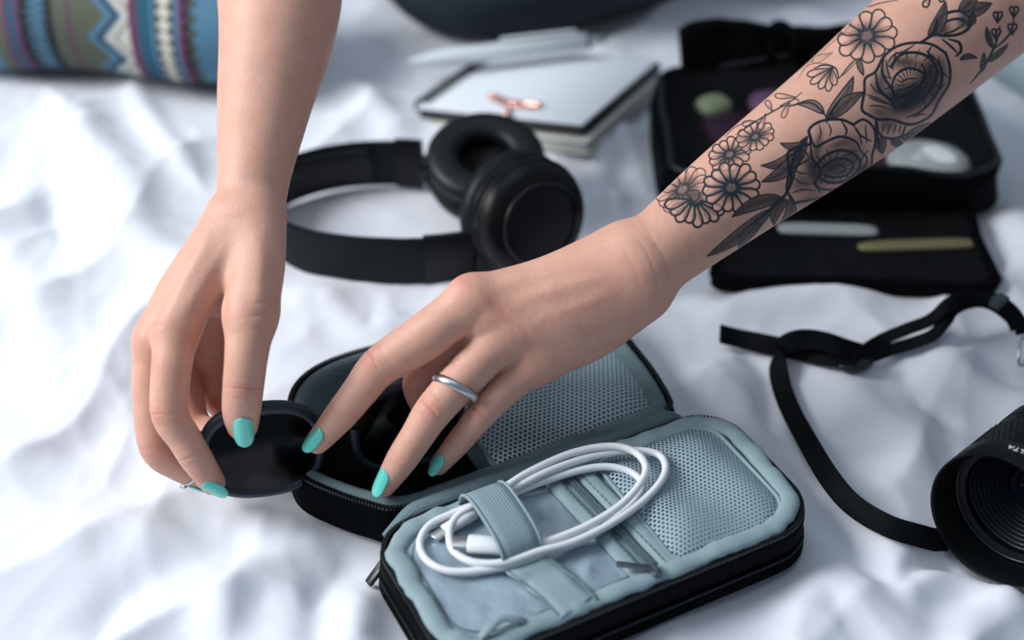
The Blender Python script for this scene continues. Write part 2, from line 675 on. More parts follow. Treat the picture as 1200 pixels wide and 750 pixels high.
def skin_material():
    t = NT('skin')
    tc = t.node('ShaderNodeTexCoord')
    at = t.node('ShaderNodeAttribute', attribute_name='paint')
    sep = t.node('ShaderNodeSeparateColor'); t.link(at.outputs['Color'], sep.inputs[0])
    n1 = t.node('ShaderNodeTexNoise', i_Scale=95.0, i_Detail=6.0, i_Roughness=.6)
    t.link(tc.outputs['Object'], n1.inputs['Vector'])
    base = t.mix(n1.outputs[0], srgb(200, 147, 125), srgb(226, 178, 157))
    base = t.mix(sep.outputs[0], base, srgb(206, 132, 114))
    base = t.mix(sep.outputs[2], base, srgb(200, 176, 172))
    base = t.mix(sep.outputs[1], base, srgb(20, 34, 44))
    t.link(base, t.bsdf.inputs['Base Color'])
    t.set(Roughness=0.46, Subsurface_Weight=0.22, Subsurface_Scale=0.004)
    t.bsdf.inputs['Subsurface Radius'].default_value = (1.0, 0.35, 0.2)
    t.bsdf.inputs['Specular IOR Level'].default_value = 0.42
    ns = t.math('SUBTRACT', 1.0, sep.outputs[1])
    t.link(t.math('MULTIPLY', ns, 0.22), t.bsdf.inputs['Subsurface Weight'])
    v = t.node('ShaderNodeTexVoronoi', i_Scale=1500.0)
    v.feature = 'DISTANCE_TO_EDGE'
    t.link(tc.outputs['Object'], v.inputs['Vector'])
    n2 = t.node('ShaderNodeTexNoise', i_Scale=420.0, i_Detail=3.0)
    t.link(tc.outputs['Object'], n2.inputs['Vector'])
    h = t.math('ADD', t.math('MULTIPLY', v.outputs['Distance'], 0.7), n2.outputs[0])
    t.bump(h, 0.42, 0.0005)
    return t.m


def smooth_sdf_mesh(sdf, axis, joints, vox):
    v, f = grow(sdf, axis, joints, vox)
    v = v - grad(sdf, v) * sdf(v)[:, None] * .9
    v, f = split_quads(v, f)
    return v, f


def knuckle(v, nrmls, paint, c, axis, dorsal, length, radius, depth=0.00035, red=0.5, lines=4, puff=0.0006):
    """wrinkles across a finger joint on its back, and the redder skin there"""
    q = v - c
    s = q @ axis
    facing = nrmls @ dorsal
    side = np.cross(axis, dorsal); u = q @ side
    near = np.exp(-(s / length) ** 2) * np.exp(-(u / radius) ** 2) * np.clip(facing * 1.6 - .2, 0, 1) * (np.abs(s) < length * 3)
    near *= (np.linalg.norm(q, axis=1) < length * 3.2)
    bend = s * (1 + 0.0) + 0.10 * radius * np.cos(u / radius * 2.2)
    wv = np.cos(bend / length * math.pi * lines * .5)
    wv = -np.maximum(wv, 0) ** 4
    disp = near * (depth * wv + puff * .6)
    paint[:, 0] = np.maximum(paint[:, 0], np.clip(near * red * (1.0 - .5 * wv), 0, 1))
    return v + nrmls * disp[:, None]
# ------------------------------------------------------------------ the floral tattoo: line work evaluated where the skin lies
def _seg(px, py, pts, closed=False):
    d = np.full(len(px), 1e9); g = np.zeros(len(px))
    n = len(pts)
    for i in range(n if closed else n - 1):
        a, b = pts[i], pts[(i + 1) % n]
        s = b - a; L = s @ s + 1e-9
        t = np.clip(((px - a[0]) * s[0] + (py - a[1]) * s[1]) / L, 0, 1)
        e = np.hypot(px - a[0] - t * s[0], py - a[1] - t * s[1])
        m = e < d
        d[m] = e[m]; g[m] = ((i + t) / max(1, n - 1))[m]
    return d, g


def _inside(px, py, pts):
    ins = np.zeros(len(px), bool)
    n = len(pts)
    for i in range(n):
        x1, y1 = pts[i]; x2, y2 = pts[(i + 1) % n]
        if y1 == y2: continue
        c = ((py < y1) != (py < y2)) & (px < (x2 - x1) * (py - y1) / (y2 - y1) + x1)
        ins ^= c
    return ins


class Ink:
    def __init__(s): s.items = []

    def line(s, pts, w=1.6, a=1.0, n=14, taper=True):
        s.items.append(('L', smooth_path(np.array(pts, float), n), w, a, taper))

    def petal(s, base, tip, width, w=1.5, a=0.95, shade=.35, root=.15):
        """rounded outline from base to tip, darker towards its base"""
        base, tip = np.array(base, float), np.array(tip, float)
        d = tip - base; L = np.hypot(*d); d /= L; p = np.array([-d[1], d[0]])
        prof = [(0, .05), (.25, .45), (.5, .85), (.75, 1.0), (.92, .72), (1.0, .0)]
        pts = [base + d * L * t + p * width * .5 * h for t, h in prof] + [base + d * L * t - p * width * .5 * h for t, h in prof[-2::-1]]
        s.items.append(('P', smooth_path(np.array(pts), 22, True), w, a, shade, base, L))

    def daisy(s, c, r, n=13, rot=0.0, sq=1.0, ang=0.0, w=1.5, a=.9, span=2 * math.pi, core=.48, wd=None):
        ca, sa = math.cos(ang), math.sin(ang)
        for i in range(n):
            t = rot + span * i / n
            L = r * (1 + .06 * math.sin(i * 2.7))
            x, y = math.cos(t) * L, math.sin(t) * L * sq
            e = (c[0] + ca * x - sa * y, c[1] + sa * x + ca * y)
            bx, by = x * .22, y * .22
            b = (c[0] + ca * bx - sa * by, c[1] + sa * bx + ca * by)
            s.petal(b, e, (wd or 2.2 * math.pi * r / n * .72 * (span / 6.283)), w, a, .30)
        s.items.append(('D', np.array(c, float), r * core, a * .85, sq, ang))

    def leaf(s, base, tip, bend, width, fill=.6, w=1.7, a=1.0):
        base, tip = np.array(base, float), np.array(tip, float)
        d = tip - base; L = np.hypot(*d); u = d / L; p = np.array([-u[1], u[0]])
        mid = [base + d * t + p * bend * 4 * t * (1 - t) for t in np.linspace(0, 1, 9)]
        wd = [math.sin(math.pi * t ** .8) ** .8 if 0 < t < 1 else 0 for t in np.linspace(0, 1, 9)]
        left = [m + p * width * .5 * h for m, h in zip(mid, wd)]; right = [m - p * width * .5 * h for m, h in zip(mid, wd)]
        s.items.append(('F', np.array(left + right[-2:0:-1]), w, a, fill, np.array(mid)))

    def shade(s, c, rx, ry, ang, a): s.items.append(('S', np.array(c, float), rx, ry, ang, a))

    def __call__(s, px, py):
        out = np.zeros(len(px))
        def put(m, v): out[m] = 1 - (1 - out[m]) * (1 - np.clip(v, 0, 1))
        def near(lo, hi, pad):
            return np.where((px > lo[0] - pad) & (px < hi[0] + pad) & (py > lo[1] - pad) & (py < hi[1] + pad))[0]
        stroke = lambda d, w: np.clip((w * .5 - d) / .9 + .5, 0, 1)
        for it in s.items:
            k = it[0]
            if k == 'L':
                _, pts, w, a, tp = it
                m = near(pts.min(0), pts.max(0), w + 1)
                if not len(m): continue
                d, g = _seg(px[m], py[m], pts)
                ww = w * 1.22 * (0.35 + .65 * np.sin(np.pi * np.clip(g, 0, 1)) ** .6) if tp else w * 1.22
                put(m, a * stroke(d, ww))
            elif k == 'P':
                _, pts, w, a, sh, base, L = it
                m = near(pts.min(0), pts.max(0), w + 1)
                if not len(m): continue
                w = w * 1.15
                d, _g = _seg(px[m], py[m], pts, True)
                ins = _inside(px[m], py[m], pts)
                out[m[ins]] *= .35
                r = np.hypot(px[m] - base[0], py[m] - base[1]) / L
                put(m, np.maximum(a * stroke(d, w), ins * sh * np.clip(1.15 - r * 1.5, 0, 1)))
            elif k == 'F':
                _, pts, w, a, fill, mid = it
                m = near(pts.min(0), pts.max(0), w + 1)
                if not len(m): continue
                d, _g = _seg(px[m], py[m], pts, True)
                ins = _inside(px[m], py[m], pts)
                dm, g = _seg(px[m], py[m], mid)
                out[m[ins]] *= .3
                u = px[m] * .8 + py[m] * .6
                v = np.maximum(a * stroke(d, w), a * stroke(dm, 1.1) * .8)
                side = np.clip(1 - dm / 7, 0, 1)
                v = np.maximum(v, ins * min(1, fill * 1.2) * (.62 + .38 * side) * (.8 + .2 * np.sin(u * 2.4)))
                put(m, v)
            elif k == 'D':
                _, c, r, a, sq, ang = it
                m = near(c - r * 2.2, c + r * 2.2, 0)
                if not len(m): continue
                x, y = px[m] - c[0], py[m] - c[1]
                x, y = math.cos(ang) * x + math.sin(ang) * y, (-math.sin(ang) * x + math.cos(ang) * y) / sq
                q = np.hypot(x, y) / r
                st = .75 + .25 * np.sin(np.arctan2(y, x) * 26)
                put(m, a * np.clip(1.6 - q * 1.15, 0, 1) ** 1.2 * st)
            elif k == 'S':
                _, c, rx, ry, ang, a = it
                R = max(rx, ry) * 2
                m = near(c - R, c + R, 0)
                if not len(m): continue
                x, y = px[m] - c[0], py[m] - c[1]
                x, y = (math.cos(ang) * x + math.sin(ang) * y) / rx, (-math.sin(ang) * x + math.cos(ang) * y) / ry
                put(m, min(.97, a * 1.3) * np.exp(-(x * x + y * y) * 1.1))
        return 1 - (1 - np.clip(out, 0, 1)) ** 1.75


def make_tattoo():
    K = Ink()
    # ---- daisies near the wrist
    K.daisy((800, 222), 34, 13, 2.2, .62, -.60, w=1.3, a=.75)
    K.daisy((815, 232), 38, 8, .35, .85, .2, w=2.2, a=1, span=2.6, core=.3, wd=12)
    K.daisy((855, 181), 26, 13, .3, .72, -.45, w=1.5, a=.85)
    K.daisy((885, 160), 23, 13, .1, .7, -.4, w=1.4, a=.8)
    K.daisy((857, 220), 34, 14, .2, .86, -.3, w=2.0, a=1)
    # ---- fine sprigs along the upper edge
    K.line([(862, 158), (880, 146), (903, 132), (925, 120), (940, 108)], 1.6, .8)
    for b, t in (((885, 142), (870, 146)), ((897, 134), (890, 152)), ((905, 130), (898, 118)), ((915, 124), (936, 118)), ((925, 120), (917, 138)), ((932, 114), (908, 112))):
        K.petal(b, t, 6, 1.2, .75, .4)
    K.line([(880, 140), (860, 150), (850, 160)], 1.2, .6)
    K.line([(925, 85), (950, 72), (975, 62)], 1.0, .5); K.line([(935, 92), (948, 76), (970, 74)], 1.0, .5)
    K.petal((975, 62), (952, 72), 8, 1.0, .5, .2)
    # half-open daisy bud
    for t in ((946, 88), (950, 98), (960, 104), (970, 107), (978, 100)): K.petal((975, 80), t, 8, 1.4, .85, .45)
    K.line([(954, 80), (966, 76), (979, 80), (983, 92)], 2.0, .9)
    K.line([(983, 92), (998, 74), (1010, 66)], 1.6, .8); K.line([(980, 94), (992, 84), (1004, 72)], 1.2, .7)
    K.leaf((1006, 68), (1012, 88), 1, 6, .6)
    # big daisy
    K.daisy((1016, 42), 36, 12, .25, .82, -.35, w=1.7, a=.9)
    K.line([(985, 12), (1003, 2), (1030, -2), (1052, -8)], 1.3, .6); K.line([(1003, 2), (1015, 8), (1034, 3), (1053, 0)], 1.3, .7)
    K.line([(958, 66), (975, 50), (992, 35), (1005, 14)], 1.0, .4)
    K.petal((1090, -4), (1083, 8), 7, 2, .9, .6); K.petal((1102, -8), (1104, 2), 6, 2, .9, .6)
    # ---- leaves between
    K.leaf((968, 140), (1000, 90), 4, 15, .75); K.leaf((975, 138), (1012, 108), -3, 15, .75)
    K.leaf((966, 133), (935, 122), 5, 11, .55); K.line([(970, 142), (966, 134), (950, 120), (925, 125)], 1.6, .9)
    K.line([(968, 144), (975, 130), (985, 116)], 2.2, 1)
    # dark pair left of the lower rose
    K.leaf((946, 160), (892, 194), -13, 17, .78); K.leaf((940, 176), (893, 213), -6, 16, .8)
    K.leaf((944, 168), (915, 168), -4, 9, .7)
    K.line([(945, 160), (930, 185), (926, 215), (915, 240)], 2.4, 1)
    K.leaf((918, 232), (858, 254), 5, 15, .88); K.leaf((905, 244), (829, 300), -3, 15, .9); K.leaf((892, 262), (866, 292), 4, 12, .8)
    K.leaf((922, 234), (907, 264), 6, 14, .8); K.leaf((926, 232), (914, 262), -7, 12, .75)
    K.line([(880, 262), (905, 244), (924, 222), (935, 190)], 2.6, 1)
    # ---- lower rose
    P_ = K.line
    P_([(930, 236), (922, 222), (925, 200), (923, 180), (935, 172), (950, 168), (948, 152), (962, 142), (985, 140), (1000, 146)], 2.6, 1, 30, False)
    P_([(1000, 146), (1012, 140), (1024, 150), (1026, 166), (1022, 182), (1020, 196), (1005, 210), (985, 222), (960, 232), (930, 238)], 2.4, 1, 30, False)
    P_([(950, 168), (952, 186), (962, 200), (955, 214), (962, 226)], 2.8, 1, 16)
    P_([(950, 186), (935, 194), (924, 200)], 2.0, .9); P_([(925, 182), (940, 176), (950, 186)], 1.6, .9)
    P_([(948, 152), (955, 172), (968, 166), (985, 160), (1003, 166), (1008, 176)], 2.6, 1, 18)
    P_([(985, 140), (992, 152), (990, 160)], 2, .9); P_([(1000, 146), (1008, 158), (1022, 166)], 2, .9)
    P_([(955, 196), (968, 182), (985, 176), (1000, 180), (1008, 190), (1004, 202), (990, 212), (972, 214), (960, 208)], 2.8, 1, 26, False)
    P_([(960, 200), (975, 188), (990, 186), (1000, 192), (994, 204), (980, 208), (966, 206)], 2.2, 1, 22, False)
    P_([(970, 200), (978, 194), (988, 194), (990, 200), (980, 204)], 1.8, 1, 14)
    P_([(1008, 176), (1016, 186), (1012, 198), (1000, 210)], 2.2, 1); P_([(952, 214), (965, 222), (985, 220), (1004, 210)], 2.2, 1)
    for i in range(9):
        a = 2.2 + i * .5
        P_([(982 + 22 * math.cos(a), 196 + 15 * math.sin(a)), (982 + 33 * math.cos(a + .1), 197 + 24 * math.sin(a + .1))], 1.4, .8, 5)
    K.shade((975, 196), 26, 17, -.4, .62); K.shade((1000, 180), 12, 16, .2, .42); K.shade((940, 214), 12, 12, 0, .35); K.shade((958, 172), 6, 18, .2, .45)
    K.shade((948, 232), 16, 6, -.4, .3); K.shade((1012, 200), 10, 8, -.6, .5)
    for i in range(16):
        a = i * .39
        P_([(978 + 12 * math.cos(a), 198 + 8 * math.sin(a)), (980 + 25 * math.cos(a + .15), 195 + 17 * math.sin(a + .15))], 1.2, .7, 5)
    for p in ([(930, 208), (938, 214), (950, 216)], [(928, 226), (942, 222), (956, 224)], [(930, 196), (936, 202), (948, 204)], [(1004, 150), (1008, 160), (1010, 170)], [(1014, 146), (1015, 158), (1016, 168)], [(960, 146), (962, 156), (960, 164)], [(970, 144), (974, 152), (972, 160)], [(1018, 176), (1012, 182), (1008, 192)]): P_(p, 1.5, .85, 6)
    K.shade((952, 200), 7, 22, -.3, .5); K.shade((985, 168), 16, 5, -.3, .4); K.shade((1006, 206), 9, 9, 0, .4); K.shade((936, 186), 9, 5, 0, .3)
    # ---- upper rose
    P_([(1020, 136), (1010, 128), (1013, 108), (1014, 92), (1026, 84), (1036, 66), (1052, 54), (1072, 50), (1092, 52), (1108, 62)], 2.6, 1, 34, False)
    P_([(1108, 62), (1113, 78), (1112, 98), (1100, 118), (1090, 136), (1068, 146), (1045, 140), (1030, 140), (1020, 136)], 2.6, 1, 34, False)
    P_([(1026, 84), (1030, 104), (1044, 118), (1050, 128)], 3, 1, 16); P_([(1014, 110), (1030, 116), (1046, 124)], 1.8, .8)
    P_([(1036, 66), (1034, 86), (1046, 106), (1050, 122)], 2.6, 1, 16)
    P_([(1044, 78), (1056, 64), (1076, 62), (1092, 70), (1098, 84), (1092, 102), (1078, 118), (1056, 124)], 2.8, 1, 26, False)
    P_([(1044, 104), (1050, 88), (1064, 80), (1080, 84), (1086, 92)], 2.6, 1, 18)
    P_([(1050, 116), (1064, 110), (1078, 100), (1084, 86), (1080, 74)], 2.6, 1, 18)
    P_([(1056, 96), (1066, 92), (1076, 92)], 1.6, .9); P_([(1054, 106), (1066, 102), (1076, 96)], 1.6, .9)
    P_([(1086, 60), (1100, 74), (1104, 92), (1096, 112), (1080, 130), (1062, 138)], 2.4, 1, 22)
    P_([(1072, 52), (1060, 60), (1048, 64), (1040, 74)], 2, .9); P_([(1092, 54), (1088, 62), (1094, 70)], 2, .9)
    P_([(1098, 84), (1106, 86), (1111, 92)], 1.6, .9)
    for i in range(14):
        a = 1.9 + i * .42
        P_([(1070 + 24 * math.cos(a), 92 + 24 * math.sin(a)), (1070 + 36 * math.cos(a + .08), 93 + 36 * math.sin(a + .08))], 1.5, .75, 5)
    K.shade((1072, 110), 27, 17, -.7, .75); K.shade((1090, 84), 10, 20, .2, .6); K.shade((1048, 112), 14, 12, 0, .6); K.shade((1026, 104), 10, 18, .2, .3)
    K.shade((1058, 72), 16, 7, -.4, .35); K.shade((1098, 104), 10, 22, .4, .4)
    for i in range(20):
        a = i * .314
        P_([(1070 + 10 * math.cos(a), 98 + 10 * math.sin(a)), (1071 + 22 * math.cos(a + .12), 95 + 21 * math.sin(a + .12))], 1.3, .7, 5)
    for p in ([(1018, 124), (1030, 124), (1042, 128)], [(1018, 114), (1028, 118), (1040, 122)], [(1020, 98), (1026, 106), (1036, 112)], [(1038, 70), (1040, 82), (1044, 94)], [(1050, 60), (1048, 70), (1046, 80)], [(1100, 66), (1102, 80), (1104, 92)], [(1108, 98), (1100, 106), (1092, 114)], [(1086, 134), (1078, 134), (1070, 138)]): P_(p, 1.6, .85, 6)
    K.shade((1062, 124), 22, 8, -.3, .6); K.shade((1034, 92), 7, 18, .1, .4); K.shade((1066, 74), 22, 6, .1, .4); K.shade((1104, 78), 6, 14, 0, .35); K.shade((1030, 132), 12, 7, .2, .35)
    # outer petals under the upper rose and dark leaves
    P_([(1028, 142), (1030, 156), (1040, 162), (1055, 160), (1062, 146)], 2.4, 1, 16); K.shade((1040, 146), 12, 9, 0, .4)
    for x in (1036, 1043, 1050, 1056): P_([(x, 146), (x - 3, 157)], 1.3, .8, 5)
    K.leaf((1062, 160), (1092, 144), 2, 12, .75); K.leaf((1034, 160), (1034, 180), 2, 12, .9); K.leaf((1044, 164), (1058, 168), 1, 9, .9); K.leaf((1056, 162), (1076, 158), 0, 8, .8)
    P_([(1026, 140), (1028, 160), (1032, 178)], 2.8, 1)
    # ---- bud above the upper rose
    P_([(1095, 40), (1096, 26), (1108, 16), (1126, 13), (1136, 20), (1136, 32), (1124, 40), (1108, 42), (1095, 40)], 2.8, 1, 26, False)
    P_([(1100, 36), (1108, 26), (1122, 22), (1132, 26)], 2.4, 1); P_([(1106, 40), (1118, 36), (1130, 28)], 2, 1); K.shade((1104, 34), 10, 9, 0, .6); K.shade((1130, 24), 8, 10, 0, .6)
    K.leaf((1088, 44), (1108, 2), 4, 14, .9); K.leaf((1126, 14), (1162, 4), 2, 16, .92); K.leaf((1124, 14), (1146, -12), 2, 14, .92)
    P_([(1078, 50), (1088, 44), (1096, 36), (1098, 22)], 3.2, 1); P_([(1112, 46), (1124, 50), (1126, 60), (1120, 66)], 3.0, 1); P_([(1104, 46), (1114, 54), (1122, 62)], 2.4, 1)
    K.leaf((1134, 30), (1140, 14), 3, 8, .9)
    # small separate leaf and the twig on the outer side
    K.leaf((1125, 70), (1145, 68), -3, 6, 1.0, 1.4)
    P_([(1137, 98), (1150, 82), (1160, 66), (1168, 48), (1172, 30)], 2.4, 1, 16); P_([(1164, 58), (1178, 46), (1186, 34), (1188, 18)], 2.2, 1, 14)
    K.leaf((1163, 56), (1156, 32), -1, 6, .9); K.leaf((1158, 72), (1181, 52), 1, 6, .9); K.leaf((1150, 84), (1153, 62), 1, 6, .9)
    for c in ((1169, 18), (1188, 12), (1167, 38), (1186, 32)):
        K.petal((c[0], c[1] + 8), (c[0] - 3, c[1] - 4), 5, 2, .95, .7); K.petal((c[0], c[1] + 8), (c[0] + 4, c[1] - 4), 5, 2, .95, .7)

    def region(px, py):
        # the band of the forearm the ink covers
        return (py < 305) & (px > 760) & (px < 1230) & (py > -40)
    return dict(region=region, fn=K)


TATTOO = make_tattoo()
def nail(parent, sdf, base, tip, dorsal, width, over, mat, name='fingernail', label=None):
    """polished nail wrapped on the finger: base (cuticle) -> tip, dorsal = outward"""
    ax = nrm(tip - base); L = np.linalg.norm(tip - base)
    dn = nrm(dorsal - ax * (dorsal @ ax)); sd = np.cross(ax, dn)
    NU, NV = 13, 19
    top = np.zeros((NV, NU, 3))
    for i in range(NV):
        t = i / (NV - 1)
        # outline: rounded cuticle, parallel sides, almond tip
        if t < .25: wd = math.sqrt(max(0, 1 - ((.25 - t) / .25) ** 2)) * .93 + .07
        elif t < .60: wd = 1
        else: wd = max(0.05, math.sqrt(max(0, 1 - ((t - .60) / .405) ** 2)) ** .85)
        for k in range(NU):
            u = (k / (NU - 1)) * 2 - 1
            a = u * wd
            lat = a * width / 2
            top[i, k] = base + ax * (t * L) + sd * lat + dn * (width * 0.5 * (math.cos(a * 1.05) - 1) * 0.85)
    flat_ = top.reshape(-1, 3)
    # push the plate out until it lies on the skin
    need = 0.0
    ray0 = flat_.copy()
    tt = np.linspace(0, 0.012, 60)
    rowlift = []
    for i in range(0, int(NV * .55)):
        c = top[i, NU // 2]
        d = sdf(c[None] + dn[None] * (tt[:, None] - 0.006))
        k = np.argmax(d > 0)
        rowlift.append(tt[k] - 0.006)
    a, b = np.polyfit(np.arange(len(rowlift)), rowlift, 1)
    for i in range(NV):
        top[i] += dn * (b + a * i * .75 + 0.00045)
        top[i] -= dn * (max(0, i / (NV - 1) - .6) ** 2 * 0.004)
    th = 0.0005
    v = np.vstack([top.reshape(-1, 3), (top - dn * th * 1.5).reshape(-1, 3)])
    f = []
    n = NU * NV
    for i in range(NV - 1):
        for k in range(NU - 1):
            q = [i * NU + k, i * NU + k + 1, (i + 1) * NU + k + 1, (i + 1) * NU + k]
            f.append(tuple(q)); f.append(tuple(x + n for x in reversed(q)))
    rim = [k for k in range(NU)] + [i * NU + NU - 1 for i in range(1, NV)] + [(NV - 1) * NU + k for k in range(NU - 2, -1, -1)] + [i * NU for i in range(NV - 2, 0, -1)]
    for i in range(len(rim)):
        a_, b_ = rim[i], rim[(i + 1) % len(rim)]
        f.append((b_, a_, a_ + n, b_ + n))
    return mesh_obj(name, v, f, mat, parent)


def cdir(x, y, z):
    """direction given as right, up, toward the camera"""
    return nrm(RT * x + UP * y - FW * z)


def arm_mesh(sdf, axis, joints, mat, parent, name, knucks, blush, ink=None, vox=0.0011):
    v, f = smooth_sdf_mesh(sdf, axis, joints, vox)
    if ink is not None:
        px, py, dd = proj(v)
        cen = v[f].mean(1)
        cx, cy, _ = proj(cen)
        q = v[f]
        fn = np.cross(q[:, 2] - q[:, 0], q[:, 3] - q[:, 1])
        m = ink['region'](cx, cy) & (((CAM - cen) * fn).sum(1) > 0)
        v, f = split_quads(v, f, m)
    n = grad(sdf, v)
    v = v - n * sdf(v)[:, None] * .95
    paint = np.zeros((len(v), 4)); paint[:, 3] = 1
    for k in knucks: v = knuckle(v, n, paint, *k)
    for pts_, wd_, ht_ in RIDGES.get(len(knucks), ()):
        m_ = np.linalg.norm(v - pts_.mean(0), axis=1) < np.linalg.norm(pts_[-1] - pts_[0]) * .8
        q = v[m_]; d = np.full(len(q), 1.0)
        for i in range(len(pts_) - 1):
            s_ = pts_[i + 1] - pts_[i]; t_ = np.clip(((q - pts_[i]) @ s_) / (s_ @ s_), 0, 1)
            d = np.minimum(d, np.linalg.norm(q - pts_[i] - t_[:, None] * s_, axis=1))
        d = np.sqrt(np.maximum(d ** 2 - .0, 0))
        ends = np.minimum(np.linalg.norm(q - pts_[0], axis=1), np.linalg.norm(q - pts_[-1], axis=1)) / (np.linalg.norm(pts_[-1] - pts_[0]) * .3)
        ends = np.clip(ends, 0, 1); ends = ends * ends * (3 - 2 * ends)
        v[m_] += n[m_] * (ht_ * ends * np.exp(-(d / wd_) ** 2))[:, None]
        if ht_ < 0: paint[m_, 0] = np.maximum(paint[m_, 0], .22 * ends * np.exp(-(d / wd_) ** 2))
    for c, r, a in blush:
        d = np.linalg.norm(v - c, axis=1)
        paint[:, 0] = np.clip(np.maximum(paint[:, 0], a * np.exp(-(d / r) ** 2)), 0, 1)
    if ink is not None:
        px, py, dd = proj(v)
        face = ((CAM - v) * n).sum(1) / np.linalg.norm(CAM - v, axis=1)
        m = ink['region'](px, py) & (face > 0.02)
        val = np.zeros(len(v)); val[m] = ink['fn'](px[m], py[m])
        paint[:, 1] = val * np.clip(face * 6, 0, 1)
    o = mesh_obj(name, v, f, mat, parent)
    at = o.data.attributes.new('paint', 'FLOAT_COLOR', 'POINT')
    at.data.foreach_set('color', paint.astype(np.float32).ravel())
    return o


RIDGES = {}
M_SKIN = skin_material()
t_ = NT('mint_nail_polish'); t_.set(Base_Color=srgb(104, 212, 197), Roughness=0.22)
t_.bsdf.inputs['Coat Weight'].default_value = 0.6; t_.bsdf.inputs['Coat Roughness'].default_value = 0.12
M_NAIL = t_.m
M_SILVER = plain('silver', srgb(205, 205, 205), 0.28, 1.0, bump=0.15, nscale=900)

person = thing('person', P(330, -60, 0.0), 'person with floral tattooed forearm and mint nails, hands reaching into the open case', 'person')


def onskin(sdf, pp):
    out = []
    for x, y in pp:
        t = np.linspace(.56, .72, 600); r_ = ray(x, y)
        d = sdf(CAM + r_ * t[:, None]); k = int(np.argmax(d < 0))
        out.append(CAM + r_ * t[k])
    return smooth_path(np.array(out), 24)


